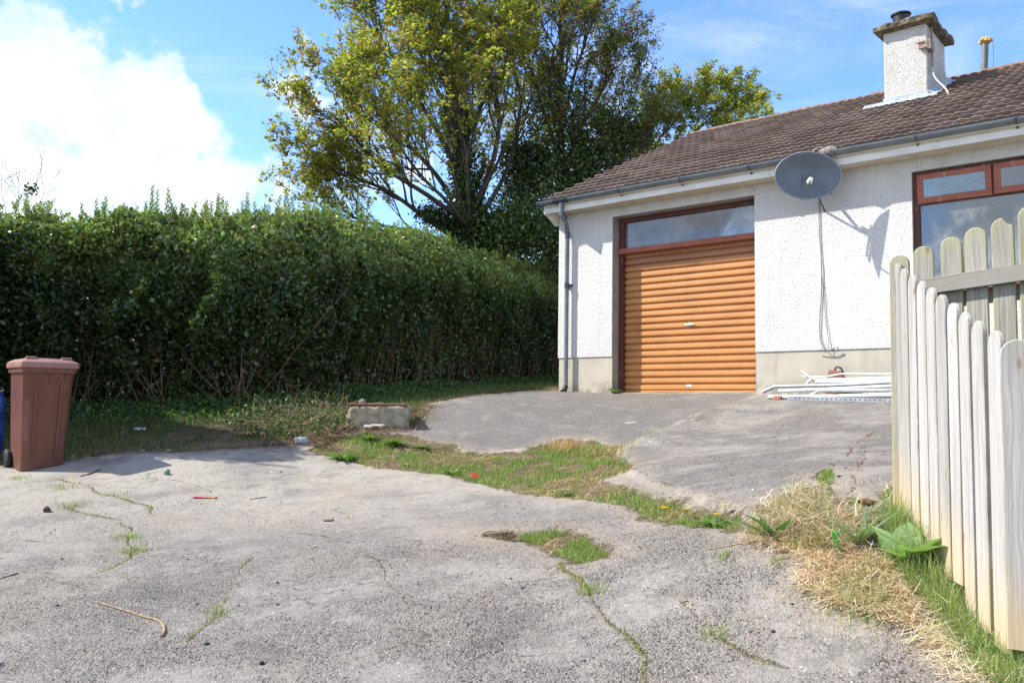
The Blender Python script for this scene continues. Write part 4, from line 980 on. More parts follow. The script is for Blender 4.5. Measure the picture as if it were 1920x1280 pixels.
for i in range(430):           # bare brown stems low in the hedge
    s0 = (math.floor(RNG.uniform(0, STOT)/.55)+.5)*.55; s0 += .35*math.sin(s0*5.1)+RNG.normal(0, .16); s0 = min(max(s0, 0), STOT-.01); x, y, nx_, ny_ = hp(s0); t0 = RNG.uniform(.10, .75); b = np.array([x+nx_*t0, y+ny_*t0, gz(x, y)-.03]); tx, ty = ny_, -nx_
    lean = RNG.normal(0, .5); L = RNG.uniform(.5, 1.9); out_ = RNG.normal(-.04, .10); k = 7; tt = np.linspace(0, 1, k)
    pts = b[None]+np.stack([(tx*lean*tt+nx_*out_*tt), (ty*lean*tt+ny_*out_*tt), L*tt], 1)+np.cumsum(RNG.normal(0, .012, (k, 3)), 0)
    stems.append((pts-h0, np.linspace(RNG.uniform(.005, .013), .002, k)))
    for _ in range(3):
        j = RNG.integers(2, k-1); d = unit(np.array([tx*RNG.normal(0, .6), ty*RNG.normal(0, .6), .9])+RNG.normal(0, .25, 3)); stems.append((pts[j]-h0+d*np.linspace(0, RNG.uniform(.2, .6), 4)[:, None]+np.cumsum(RNG.normal(0, .01, (4, 3)), 0)*0, np.linspace(.004, .0015, 4)))
Vt, Qt = tubes_np(stems, 4); so_ = fast_mesh('stems', Vt, Qt, None, None, M_TWIG, hedge); so_['kind'] = 'stuff'

# ------------------------------------------------------------------ trees
def at(px, py, Y):
    d = ray(px, py); d = d/d[1]*Y; return np.array([d[0], Y, EYE+d[2]])
def spline(P, n):
    P = np.asarray(P, float); out_ = []
    for i in range(len(P)-1):
        a, b, c, d = P[max(i-1, 0)], P[i], P[i+1], P[min(i+2, len(P)-1)]
        for k in range(n):
            t = k/n; out_.append(.5*((2*b)+(c-a)*t+(2*a-5*b+4*c-d)*t*t+(3*b-a-3*c+d)*t**3))
    return np.array(out_+[P[-1]])
def rot_about(v, ax, a):
    return v*math.cos(a)+np.cross(ax, v)*math.sin(a)+ax*np.dot(ax, v)*(1-math.cos(a))
class Tree:
    def __init__(s, seed, up=.10, spread=(22, 48), ratio=(.42, .70), nchild=(9, 6, 5), minL=.22, mx=2.3):
        s.r = np.random.default_rng(seed); s.poly = []; s.nodes = []; s.up = up; s.spread = spread; s.ratio = ratio; s.nchild = nchild; s.minL = minL; s.mx = mx
    def branch(s, pts, r0, r1, lvl):
        k = len(pts); rs = np.linspace(r0, r1, k); s.poly.append((pts, rs)); L = np.linalg.norm(np.diff(pts, axis=0), axis=1).sum()
        if lvl > len(s.nchild): return
        if lvl == len(s.nchild):
            for j in range(1, k): s.nodes.append((pts[j], unit(pts[j]-pts[j-1])))
            return
        n = s.nchild[lvl]; start = .22 if lvl else .30
        for c in range(n):
            t = start+(1-start)*(c+s.r.uniform(0, 1))/n; f = t*(k-1); j = min(int(f), k-2); p = pts[j]+(pts[j+1]-pts[j])*(f-j); d = unit(pts[j+1]-pts[j])
            ax = unit(np.cross(d, s.r.normal(0, 1, 3))); a = math.radians(s.r.uniform(*s.spread)); d2 = rot_about(d, ax, a)
            L2 = min(L*s.r.uniform(*s.ratio)*(1.15-.6*t), (s.mx, 1.3, .6, .4)[lvl]*s.r.uniform(.7, 1.15)); L2 = max(L2, s.minL); kk = max(3, int(L2/.16)+2) if lvl < 2 else 4; q = [p]; dd = d2
            for _ in range(kk-1):
                dd = unit(dd+np.array([0, 0, s.up])+s.r.normal(0, .10, 3)); q.append(q[-1]+dd*L2/(kk-1))
            rr_ = max(r0+(r1-r0)*t, .004)*(.55 if lvl < 2 else .5)
            s.branch(np.array(q), rr_, max(rr_*.3, .002), lvl+1)
        # leader tip
        for j in range(k-2, k): s.nodes.append((pts[j], unit(pts[j]-pts[j-1])))
    def leaves(s, per, size, cols, keep=1.0, droop=.35, width=.36):
        P = np.array([n[0] for n in s.nodes]); d = np.array([n[1] for n in s.nodes])
        k = (s.r.uniform(0, 1, len(P)) < keep); P = P[k]; d = d[k]
        clump = fbm(P[:, 0]*1.6+P[:, 1]*.9, P[:, 2]*1.6, 3, 41)+.5; k = s.r.uniform(0, 1, len(P)) < np.clip(1.3*clump+.3, .2, 1); P = P[k]; d = d[k]; clump = clump[k]
        cc = s.r.choice(len(cols), len(P), p=[c[3] for c in cols]); base = np.array([c[:3] for c in cols])[cc]*(s.r.uniform(.75, 1.25, (len(P), 1)))
        P = np.repeat(P, per, 0); d = np.repeat(d, per, 0); base = np.repeat(base, per, 0); n = len(P)
        A = unit(s.r.normal(0, 1, (n, 3))*np.array([1, 1, .55])+d*.35-np.array([0, 0, droop])); Sd = unit(np.cross(A, s.r.normal(0, 1, (n, 3))*.45+np.array([0, 0, 1.0])))
        P = P+A*s.r.uniform(.01, .05, (n, 1))
        return leaf_quads(P, A, Sd, s.r.uniform(size[0], size[1], n), s.r.uniform(size[0], size[1], n)*width, base*s.r.uniform(.8, 1.2, (n, 1)), .1)
def ivy(polys, n, rad, size, base, seed):
    r = np.random.default_rng(seed); tot = []; 
    for pts, w in polys:
        pts = np.asarray(pts); f = r.uniform(0, len(pts)-1.001, int(n*w)); j = f.astype(int); P = pts[j]+(pts[j+1]-pts[j])*(f-j)[:, None]
        R_ = rad*(.55+.9*(fbm(P[:, 2]*1.3, P[:, 0]*1.1, 3, seed)+.5)); dirs = unit(r.normal(0, 1, P.shape)*np.array([1, 1, .6])); q_ = np.abs(r.normal(.75, .28, len(P))); tot.append(P+dirs*(R_*q_)[:, None])
    P = np.vstack(tot); m_ = len(P); A = rand_dirs(m_, (0, 0, -.3)); return leaf_quads(P, A, side_of(A), r.uniform(size*.7, size*1.3, m_), size*.38, vary(base, m_, .35), .1)
def make_tree(name, label, T, base, leafsets, ivysets=()):
    b = np.array(base); root = empty(name, tuple(base), 0, label, 'tree')
    big = [(p-b, r) for p, r in T.poly if r[0] > .022]; sm_ = [(p-b, r) for p, r in T.poly if r[0] <= .022]
    for nm, pl_, n_ in (('trunk', big, 8), ('branches', sm_, 4)):
        if pl_: v1, q1 = tubes_np(pl_, n_); fast_mesh(nm, v1, q1, None, None, M_BARK, root, nm == 'trunk')
    for nm, mat, sets in (('crown', M_TREE, leafsets), ('ivy', M_IVY, ivysets)):
        if sets:
            V_, Q_, C_ = [], [], []; o_ = 0
            for v, q, c in sets: V_.append(v-b); Q_.append(q+o_); C_.append(c); o_ += len(v)
            fast_mesh(nm, np.vstack(V_), np.vstack(Q_), None, np.vstack(C_), mat, root)
    return root
YL = (.36, .37, .065); YG = (.23, .29, .055); OB = (.32, .23, .09); DG = (.07, .12, .03)
# big spreading sycamore
TA = Tree(11, up=.08, nchild=(15, 8, 5), mx=2.0)
Y0 = 20.5; baseA = at(905, 640, Y0); baseA[2] = gz(baseA[0], baseA[1])-.1
trunkA = spline([baseA, at(892, 500, Y0), at(872, 380, Y0), at(858, 250, Y0+.1), at(848, 120, Y0), at(838, 30, Y0-.2), at(832, -30, Y0)], 5)
TA.branch(trunkA, .19, .03, 0)
limbs = [([at(885, 470, Y0), at(800, 410, Y0-.4), at(730, 360, Y0-.8), at(660, 330, Y0-1.0), at(625, 305, Y0-1.2)], .075),
         ([at(880, 440, Y0), at(830, 345, Y0+.5), at(770, 275, Y0+.9), at(710, 215, Y0+1.2), at(665, 150, Y0+1.3)], .08),
         ([at(875, 420, Y0), at(800, 365, Y0-.9), at(720, 315, Y0-1.6), at(665, 260, Y0-2.0), at(625, 215, Y0-2.2)], .07),
         ([at(865, 330, Y0), at(810, 230, Y0-.4), at(755, 140, Y0-.6), at(715, 70, Y0-.8), at(695, 30, Y0-.9)], .06),
         ([at(860, 260, Y0), at(815, 160, Y0+.3), at(770, 60, Y0+.4), at(745, 10, Y0+.4), at(730, -20, Y0)], .055),
         ([at(885, 400, Y0), at(925, 300, Y0-.5), at(935, 200, Y0-.8), at(905, 110, Y0-1.0), at(890, 30, Y0-1.0)], .075),
         ([at(885, 430, Y0), at(950, 320, Y0+.4), at(975, 200, Y0+.6), at(962, 110, Y0+.8), at(962, 40, Y0+.9)], .07),
         ([at(890, 480, Y0), at(800, 440, Y0-.2), at(700, 420, Y0-.4), at(660, 405, Y0-.7), at(620, 375, Y0-1)], .055),
         ([at(880, 430, Y0), at(840, 380, Y0-1.6), at(790, 330, Y0-2.4), at(740, 260, Y0-3.0), at(690, 170, Y0-3.3)], .05),
         ([at(880, 360, Y0), at(860, 230, Y0-1.2), at(825, 130, Y0-1.6), at(805, 50, Y0-1.8)], .05),
         ([at(885, 450, Y0), at(876, 310, Y0-.9), at(900, 210, Y0-1.4), at(925, 120, Y0-1.6)], .045), ([at(887, 440, Y0), at(912, 350, Y0+.9), at(955, 260, Y0+1.3), at(1000, 180, Y0+1.5)], .045), ([at(882, 430, Y0), at(850, 330, Y0-1.8), at(840, 250, Y0-2.3), at(850, 170, Y0-2.5)], .04)]
for P, r in limbs: TA.branch(spline(P, 5), r, .012, 0)
lv = [TA.leaves(9, (.055, .11), [YL+(.42,), YG+(.34,), OB+(.24,)], .31)]
low = [p for p in (spline([baseA, at(890, 470, Y0), at(868, 330, Y0), at(855, 200, Y0)], 6),)]
iv = [ivy([(low[0], 1.0)], 12000, .42, .08, (.04, .075, .02), 5), ivy([(spline([at(885, 470, Y0), at(845, 420, Y0-.2), at(800, 400, Y0-.4)], 5), 1)], 3500, .30, .07, (.03, .055, .015), 6)]
make_tree('sycamore_tree', 'large spreading tree with young yellow-green leaves and ivied trunk rising over the hedge', TA, baseA, lv, iv)
# ivy-clad tree behind the garage corner
TB = Tree(23, up=.10, mx=1.7, nchild=(14, 8, 5), spread=(20, 45))
Y1 = 22.0; baseB = at(1040, 640, Y1); baseB[2] = gz(baseB[0], 21)-.1
trB = spline([baseB, at(1045, 480, Y1), at(1052, 330, Y1), at(1050, 190, Y1), at(1052, 110, Y1), at(1048, 40, Y1)], 5)
TB.branch(trB, .17, .03, 0)
lbB = [([at(1050, 330, Y1), at(1090, 240, Y1-.3), at(1140, 150, Y1-.4), at(1150, 125, Y1-.4)], .06), ([at(1048, 400, Y1), at(1110, 300, Y1+.5), at(1150, 230, Y1+.7), at(1190, 180, Y1+.8)], .06),
       ([at(1050, 250, Y1), at(1080, 130, Y1+.4), at(1095, 90, Y1+.5), at(1105, 50, Y1)], .055), ([at(1050, 300, Y1), at(1010, 180, Y1-.5), at(990, 100, Y1-.8), at(985, 30, Y1-.8)], .06),
       ([at(1046, 450, Y1), at(1110, 370, Y1-.6), at(1170, 300, Y1-.8), at(1220, 260, Y1-.8)], .05), ([at(1050, 280, Y1), at(1030, 150, Y1-1.2), at(1050, 90, Y1-1.5), at(1065, 45, Y1-1.5)], .05)]
for P, r in lbB: TB.branch(spline(P, 5), r, .012, 0)
RB = (.22, .13, .085)
lv = [TB.leaves(6, (.045, .085), [RB+(.40,), YG+(.40,), DG+(.20,)], .5)]
def ivcloud(pts, n, rad, seed, base=(.085, .13, .035), size=.085): return ivy([(np.asarray(pts), 1.0)], int(n*.62), rad*1.25, size, base, seed)
iv = [ivcloud(trB[:17], 22000, .75, 7), ivcloud(spline([at(900, 470, Y1-1.2), at(960, 430, Y1-1.2), at(1040, 420, Y1-1.2)], 5), 15000, .75, 8), ivcloud(spline([at(1100, 400, Y1), at(1130, 300, Y1), at(1180, 230, Y1)], 5), 13000, .65, 9),
      ivcloud(spline([at(1040, 500, Y1-.5), at(1080, 460, Y1), at(1130, 420, Y1)], 5), 11000, .8, 10), ivcloud(spline([at(930, 500, Y1-1.0), at(985, 340, Y1-.6), at(990, 280, Y1-.6)], 5), 12000, .55, 13, (.04, .07, .02))]
make_tree('ivy_clad_tree', 'dark ivy-smothered tree with reddish budding twigs behind the garage corner', TB, baseB, lv, iv)
# lighter tree over the garage roof
TC = Tree(37, up=.05, nchild=(13, 7, 5), mx=1.3)
Y2 = 24.0; baseC = at(1180, 640, Y2); baseC[2] = gz(2.8, 21)-.1
TC.branch(spline([baseC, at(1185, 470, Y2), at(1190, 380, Y2), at(1210, 300, Y2), at(1225, 240, Y2)], 5), .13, .02, 0)
for P, r in [([at(1190, 400, Y2), at(1250, 300, Y2-.3), at(1310, 240, Y2-.4), at(1360, 200, Y2-.4)], .055), ([at(1190, 420, Y2), at(1250, 350, Y2+.4), at(1320, 300, Y2+.5), at(1375, 255, Y2+.5)], .05),
             ([at(1190, 380, Y2), at(1230, 270, Y2-.5), at(1265, 230, Y2-.6), at(1295, 190, Y2-.6)], .05), ([at(1190, 420, Y2), at(1150, 350, Y2-.6), at(1120, 290, Y2-.9), at(1120, 270, Y2-1)], .03),
             ([at(1187, 460, Y2), at(1120, 400, Y2-1), at(1060, 360, Y2-1.6), at(1010, 350, Y2-2)], .045), ([at(1190, 430, Y2), at(1230, 340, Y2-1.4), at(1290, 280, Y2-1.8), at(1350, 240, Y2-2)], .04)]:
    TC.branch(spline(P, 5), r, .01, 0)
make_tree('maple_tree', 'smaller tree with bright yellow-green leaf clusters reaching over the garage roof', TC, baseC, [TC.leaves(9, (.055, .105), [YL+(.45,), YG+(.43,), OB+(.12,)], .42)])
# bare sapling twigs over the hedge at the far left
TS = Tree(51, mx=.35, up=.12, nchild=(4, 3), spread=(15, 35)); Y3 = 13.4
baseS = at(45, 640, Y3); baseS[2] = gz(baseS[0], Y3)-.05
for P in ([baseS, at(50, 430, Y3), at(62, 360, Y3), at(78, 318, Y3)], [baseS, at(35, 430, Y3), at(35, 370, Y3), at(33, 330, Y3)], [baseS, at(15, 430, Y3), at(3, 360, Y3), at(5, 305, Y3)], [baseS, at(62, 430, Y3), at(80, 370, Y3), at(92, 345, Y3)]):
    TS.branch(spline(P, 5), .006, .002, 0)
PS = at(57, 352, Y3)+RNG.normal(0, 1, (60, 3))*np.array([.04, .04, .055]); A = rand_dirs(60, (0, 0, -.4))
make_tree('bare_sapling', 'thin bare sapling twigs with one leaf bunch above the left end of the hedge', TS, baseS, [leaf_quads(PS, A, side_of(A), .06, .018, vary((.06, .09, .03), 60))])

# ------------------------------------------------------------------ grass, straw, litter of the verge
def in_zone(Z, n, lo=0.0):
    out_ = []; tot = 0; mn, mx = Z.min(0), Z.max(0)
    for _ in range(60):
        p = RNG.uniform(mn, mx, (n*2, 2)); p = p[poly_sd(p[:, 0], p[:, 1], Z) > lo]; out_.append(p); tot += len(p)
        if tot > n: break
    return np.vstack(out_)[:n]
def blades(P, h, w, lean, C, flop=None):
    n = len(P); z = ground(P[:, 0], P[:, 1])-.004; B = np.c_[P, z]; az = RNG.uniform(0, 2*PI, n); h = np.broadcast_to(h, n)
    D_ = np.stack([np.cos(az), np.sin(az), 0*az], 1); Sd = np.stack([-np.sin(az), np.cos(az), 0*az], 1); l = (np.abs(RNG.normal(lean, lean*.5, n))).clip(0, 1.45)
    up = np.array([0, 0, 1.0]); m1 = B+(up*np.cos(l*.5)[:, None]+D_*np.sin(l*.5)[:, None])*(h*.5)[:, None]; tip = m1+(up*np.cos(l*1.25)[:, None]+D_*np.sin(l*1.25)[:, None])*(h*.55)[:, None]
    ww = np.broadcast_to(w, n)[:, None]*.5
    V = np.empty((n, 5, 3)); V[:, 0] = B-Sd*ww; V[:, 1] = B+Sd*ww; V[:, 2] = m1+Sd*ww*.8; V[:, 3] = m1-Sd*ww*.8; V[:, 4] = tip
    i = np.arange(n)[:, None]*5; return V.reshape(-1, 3), i+np.array([[0, 1, 2, 3]]), i+np.array([[3, 2, 4]]), np.repeat(C, 5, 0)
def straws(P, L, w, C, lift=.02, zoff=.0):
    n = len(P); z = ground(P[:, 0], P[:, 1])+.004+zoff+np.abs(RNG.normal(0, lift, n)); az = RNG.uniform(0, 2*PI, n); c = np.c_[P, z]; el = RNG.normal(0, .22, n)
    D_ = np.stack([np.cos(az)*np.cos(el), np.sin(az)*np.cos(el), np.sin(el)], 1); Sd = np.stack([-np.sin(az), np.cos(az), 0*az], 1); bend = Sd*(RNG.normal(0, .12, n)*L)[:, None]; L = L[:, None]; ww = np.broadcast_to(w, n)[:, None]*.5
    V = np.empty((n, 6, 3)); V[:, 0] = c-D_*L*.5-Sd*ww; V[:, 1] = c-D_*L*.5+Sd*ww; V[:, 2] = c+bend+Sd*ww; V[:, 3] = c+bend-Sd*ww; V[:, 4] = c+D_*L*.5+Sd*ww*.5; V[:, 5] = c+D_*L*.5-Sd*ww*.5
    i = np.arange(n)[:, None]*6; Q = np.vstack([i+np.array([[0, 1, 2, 3]]), i+np.array([[3, 2, 4, 5]])]); return V.reshape(-1, 3), Q, np.zeros((0, 3), int), np.repeat(C, 6, 0)
def stuff(name, sets, mat, label, cat):
    V_, Q_, T_, C_ = [], [], [], []; o_ = 0
    for v, q, t, c in sets: V_.append(v); Q_.append(q+o_); T_.append(t+o_); C_.append(c); o_ += len(v)
    o = fast_mesh(name, np.vstack(V_), np.vstack(Q_), np.vstack(T_), np.vstack(C_), mat); return tag(o, label, cat, None, 'stuff')
GR = (.21, .28, .075); GRD = (.075, .125, .028); STW = (.55, .42, .22); STB = (.30, .20, .11)
def clump(P, sc, seed, thr): return (fbm(P[:, 0]*sc, P[:, 1]*sc, 4, seed)+.5) > thr
# strip between the slabs
P = in_zone(Z_STRIP, 60000, .03); greenish = clump(P, 1.6, 61, .50) & clump(P, 5, 62, .40) | (clump(P, 1.3, 63, .44) & (P[:, 1] < 6.4)); Pg = P[greenish][:17000]; Pd = P[~greenish & clump(P, 3, 64, .46)]
n = len(Pg)
sets = [blades(Pg, RNG.gamma(4, .009, n).clip(.012, .08), .0045, .75, vary(GR, n, .3, .2)), blades(Pd[:9000], RNG.uniform(.010, .035, min(9000, len(Pd))), .0045, .9, vary((.30, .28, .10), min(9000, len(Pd)), .3))]
P = in_zone(Z_PATCH, 6000, .03); P = P[(P[:, 0] > gp(985, 1005)[0]-.03) & clump(P, 3, 5, .33)]; sets.append(blades(P, RNG.uniform(.018, .045, len(P)), .0032, .6, vary(GR, len(P), .22)))
P = in_zone(Z_SPOT, 420); sets.append(blades(P, RNG.uniform(.015, .05, len(P)), .005, .9, vary(GR, len(P), .2)))
stuff('grass', sets, M_GRASS, 'short green grass growing in the soil strip and patches between the concrete slabs', 'grass')
P = in_zone(Z_STRIP, 5000); P2_ = P[~clump(P, 1.6, 61, .50)]; sp = [straws(P2_[:3500], RNG.uniform(.04, .14, min(3500, len(P2_))), .003, vary(STW, min(3500, len(P2_)), .3), .006)]
P = in_zone(Z_PATCH, 500); sp.append(straws(P, RNG.uniform(.03, .09, len(P)), .0025, vary(STW, len(P), .3), .004)); P = in_zone(Z_PATCH, 900); P = P[P[:, 0] < gp(985, 1005)[0]]; sp.append(straws(P, RNG.uniform(.03, .10, len(P)), .004, vary((.09, .055, .035), len(P), .4), .004))
c = np.array(gp(1055, 838)); P = c+RNG.normal(0, 1, (700, 2))*np.array([.11, .10]); v = blades(P, RNG.uniform(.06, .13, 700), .004, .8, vary((.52, .38, .17), 700, .2)); sp.append(v)
c = np.array(gp(1120, 848)); P = c+RNG.normal(0, 1, (500, 2))*np.array([.16, .12]); sp.append(blades(P, RNG.uniform(.05, .10, 500), .004, .8, vary((.42, .36, .15), 500, .2)))
stuff('dead_grass', sp, M_STRAW, 'dry straw-coloured dead grass lying in the strip between the concrete slabs', 'dead grass')
# bank by the fence
P = in_zone(Z_BANK, 70000, .0)
fl_line = lambda P: (P[:, 0]-(CX+fdir.x/(-fdir.y)*(CY-P[:, 1])))       # >0: behind the front run
dF = -fl_line(P); vis = (dF > -.25) & (dF < 1.3); P = P[vis]; dF = dF[vis]
near_f_ = (dF < .05+.16*(fbm(P[:, 0]*2, P[:, 1]*2, 3, 71)+.5)*2.0) & (P[:, 1] < 4.6)
Pg = P[near_f_][:6500]; n = len(Pg); sets = [blades(Pg, RNG.gamma(4, .019, n).clip(.02, .19), .0030, .95, vary((.30, .37, .13), n, .3, .2))]
up_ = in_zone(P2([(1400, 1000), (1430, 962), (1490, 932), (1540, 930), (1560, 960), (1600, 985), (1580, 1030), (1480, 1030)]), 6500); sets.append(blades(up_, RNG.gamma(3, .022, len(up_)).clip(.02, .2), .0035, .95, vary((.27, .29, .11), len(up_), .35)))
pat = np.array(gp(1625, 1110))+RNG.normal(0, 1, (1500, 2))*np.array([.09, .10]); sets.append(blades(pat, RNG.uniform(.03, .09, 1500), .003, .7, vary((.26, .32, .11), 1500, .2)))
sets.append(blades(in_zone(P2([(1680, 960), (1740, 1060), (1840, 1190), (1760, 1130), (1690, 1080), (1650, 1010)]), 4000), RNG.gamma(3.5, .018, 4000).clip(.03, .2), .0028, .95, vary((.28, .34, .14), 4000, .35)))
sets.append(blades(in_zone(P2([(1760, 1110), (1880, 1240), (1930, 1290), (1860, 1290), (1800, 1200), (1740, 1130)]), 3800), RNG.gamma(3.5, .019, 3800).clip(.03, .2), .003, 1.0, vary((.32, .36, .14), 3800, .3)))
t_ = RNG.uniform(0, 1.62, 1800); o_f = np.abs(RNG.normal(0, .05, 1800))+.01; fg = np.stack([CX+fdir.x*t_-uy.x*o_f, CY+fdir.y*t_-uy.y*o_f], 1); sets.append(blades(fg, RNG.gamma(4, .024, 1800).clip(.03, .24), .003, .7, vary((.28, .34, .14), 1800, .35)))
stuff('fence_grass', sets, M_GRASS, 'long green grass growing along the foot of the bleached picket fence', 'grass')
dr = P[~near_f_ | (RNG.uniform(0, 1, len(P)) < .2)]; n = min(len(dr), 8000); dr = dr[:n]
sp = [straws(dr, RNG.uniform(.05, .22, n), .0026, vary((.68, .54, .36), n, .3), .008)]
cc_ = in_zone(P2([(1400, 1010), (1480, 960), (1560, 1000), (1680, 1060), (1720, 1130), (1700, 1170), (1560, 1135), (1500, 1095), (1520, 1050)]), 7000); sp.append(straws(cc_, RNG.uniform(.06, .24, len(cc_)), .0026, vary((.80, .64, .44), len(cc_), .22), .010, .003))
sp.append(blades(cc_[:700], RNG.uniform(.04, .12, 700), .0026, 1.0, vary((.70, .56, .38), 700, .25)))
P = in_zone(P2([(1400, 1000), (1430, 962), (1490, 932), (1540, 930), (1560, 960), (1640, 985), (1600, 1040), (1480, 1030)]), 1700); sp.append(straws(P, RNG.uniform(.08, .26, len(P)), .0026, vary((.66, .54, .36), len(P), .3), .05, .02)); sp.append(blades(P[:900], RNG.uniform(.06, .18, 900), .0026, .9, vary((.56, .46, .28), 900, .3)))
P = in_zone(P2([(1700, 1100), (1760, 1140), (1880, 1260), (1930, 1290), (1800, 1290), (1700, 1170)]), 800); sp.append(straws(P, RNG.uniform(.06, .22, len(P)), .0024, vary((.76, .63, .44), len(P), .25), .02, .005))
stuff('straw', sp, M_STRAW, 'bleached dry straw matted over the bank beside the picket fence', 'straw')
# shaded verge under the hedge
VX = RNG.uniform(-7, 2.2, 90000); VY = RNG.uniform(8.2, 15.5, 90000); P = np.c_[VX, VY]; sd = poly_sd(VX, VY, Z_VERGE); P = P[(sd > .03) & (sd < 2.2)]; sd = sd[(sd > .03) & (sd < 2.2)]
hd = np.min(np.hypot(P[:, None, 0]-HP[None, :, 0], P[:, None, 1]-HP[None, :, 1]), 1); s_d = np.full(len(P), 9.0)
for a, b in zip(HP[:-1], HP[1:]): s_d = np.minimum(s_d, seg_d(P[:, 0], P[:, 1], a, b))
kk = (clump(P, 1.1, 81, .40) | (P[:, 0] > -1.2)) & (s_d < 2.5); P = P[kk][:38000]; n = len(P)
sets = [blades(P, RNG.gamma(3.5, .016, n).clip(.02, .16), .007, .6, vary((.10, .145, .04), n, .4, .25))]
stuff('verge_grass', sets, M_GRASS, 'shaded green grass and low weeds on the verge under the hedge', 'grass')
VX = RNG.uniform(-7, 2.2, 40000); VY = RNG.uniform(8.2, 15.5, 40000); P = np.c_[VX, VY]; sd = poly_sd(VX, VY, Z_VERGE); P = P[(sd > -.12) & (sd < 2.4)][:9000]; n = len(P)
sp = [straws(P, RNG.uniform(.04, .22, n), .005, vary((.20, .13, .08), n, .45), .015)]
ed = []
for a, b in zip(Z_VERGE[2:14], Z_VERGE[3:15]): k_ = int(np.hypot(*(b-a))*330); t = RNG.uniform(0, 1, (k_, 1)); ed.append(a+(b-a)*t+RNG.normal(0, .07, (k_, 2)))
ed = np.vstack(ed); sp.append(straws(ed, RNG.uniform(.03, .16, len(ed)), .005, vary((.33, .24, .15), len(ed), .4), .012))
cd_ = np.vstack([np.array(gp(a, b)) for a, b in [(640, 806), (655, 812), (690, 812), (730, 806), (765, 798), (782, 782), (795, 765), (620, 815), (600, 822), (560, 830), (520, 834)]]); cd_ = np.repeat(cd_, 130, 0)+RNG.normal(0, .12, (1430, 2)); sp.append(straws(cd_, RNG.uniform(.04, .20, 1430), .006, vary((.33, .23, .15), 1430, .4), .025))
stuff('leaf_litter', sp, M_STRAW, 'brown dead leaves and twigs strewn under the hedge and along the concrete edge', 'leaf litter')
# brambles and dead twigs heaped left of the concrete chamber
tw = []
for i in range(420):
    b = np.array(gp(RNG.uniform(470, 645), RNG.uniform(740, 822))); z = gz(*b); d = unit(np.array([RNG.normal(0, 1), RNG.normal(0, .6), RNG.uniform(.1, 1.0)])); L = RNG.uniform(.15, .5); k = 5
    q = [np.array([b[0], b[1], z+RNG.uniform(0, .05)])]
    for _ in range(k-1): d = unit(d+RNG.normal(0, .25, 3)-np.array([0, 0, .12])); q.append(q[-1]+d*L/(k-1))
    q = np.array(q); q[:, 2] = np.maximum(q[:, 2], z+.005); tw.append((q, np.linspace(.0035, .0015, k)))
Vt, Qt = tubes_np(tw, 4); tag(fast_mesh('twig_heap', Vt, Qt, None, None, M_STICK), 'tangle of dead twigs and brambles heaped left of the concrete chamber', 'twig heap', None, 'stuff')
bl = []
P = np.array([gp(a, b) for a, b in zip(RNG.uniform(440, 650, 260), RNG.uniform(735, 825, 260))]); n = 3200
c3 = np.c_[P, ground(P[:, 0], P[:, 1])][RNG.integers(0, 260, n)]+np.c_[RNG.normal(0, .07, (n, 2)), np.abs(RNG.normal(.06, .10, n))]; A = rand_dirs(n, (0, 0, .3)); v, q, c = leaf_quads(c3, A, side_of(A), RNG.uniform(.03, .06, n), .014, vary((.06, .10, .025), n, .35))
n = 30000; sf_ = RNG.uniform(2.5, STOT, n); fx, fy, fnx, fny = hp(sf_); od = np.abs(RNG.normal(0, .55, n)); hgt = np.clip(fbm(sf_*1.4, od*1.5, 3, 55)+.42, 0, 1)*.42*np.exp(-od*.9)
fp = np.stack([fx-fnx*(od-.15), fy-fny*(od-.15)], 1); okk = (poly_sd(fp[:, 0], fp[:, 1], Z_VERGE) > .1); fp = fp[okk]; hgt = hgt[okk]; m2 = len(fp); f3 = np.c_[fp, ground(fp[:, 0], fp[:, 1])+hgt*RNG.uniform(0, 1, m2)]; A2 = unit(rand_dirs(m2)+np.array([0, 0, .5])); v2_, q2_, c2_ = leaf_quads(f3, A2, side_of(A2), RNG.uniform(.04, .08, m2), RNG.uniform(.008, .02, m2), vary((.07, .12, .032), m2, .4, .2))
stuff('brambles', [(v, q, np.zeros((0, 3), int), c), (v2_, q2_, np.zeros((0, 3), int), c2_)], M_WEED, 'low dark undergrowth of brambles and weeds along the foot of the hedge', 'brambles')
# moss and blades rooted in the cracks
sets = []
for Q, w, gr in CR:
    if gr < .45: continue
    for a, b in zip(Q[:-1], Q[1:]):
        k_ = int(np.hypot(*(b-a))*(300 if gr > .75 else 130)); 
        if k_ < 1: continue
        t = RNG.uniform(0, 1, (k_, 1)); p = a+(b-a)*t+RNG.normal(0, w*.55, (k_, 2)); p = p[clump(p, 2.2, 91, .50)]
        if len(p): sets.append(blades(p, RNG.uniform(.008, .030, len(p)), .0035, .8, vary((.30, .31, .10), len(p), .3)))
for (px, py, rx, n) in [(a_, b_, c_*1.15, int(d_*.55)) for a_, b_, c_, d_ in ((137, 950, .06, 260), (243, 1008, .045, 300), (250, 1035, .05, 320), (1355, 1045, .035, 160), (40, 897, .05, 200), (118, 915, .05, 200), (408, 1150, .03, 120), (1220, 817, .08, 160), (1460, 1055, .03, 90), (1500, 925, .04, 100), (215, 928, .06, 160), (1105, 1105, .035, 260), (1345, 1190, .035, 160), (775, 790, .06, 160), (812, 783, .07, 160))]:
    c = np.array(gp(px, py)); p = c+RNG.normal(0, rx, (n, 2)); sets.append(blades(p, RNG.uniform(.015, .055, n), .0035, .7, vary((.24, .29, .08), n, .3)))
stuff('crack_grass', sets, M_GRASS, 'tiny grass tufts and moss rooted in the cracks of the concrete', 'grass')
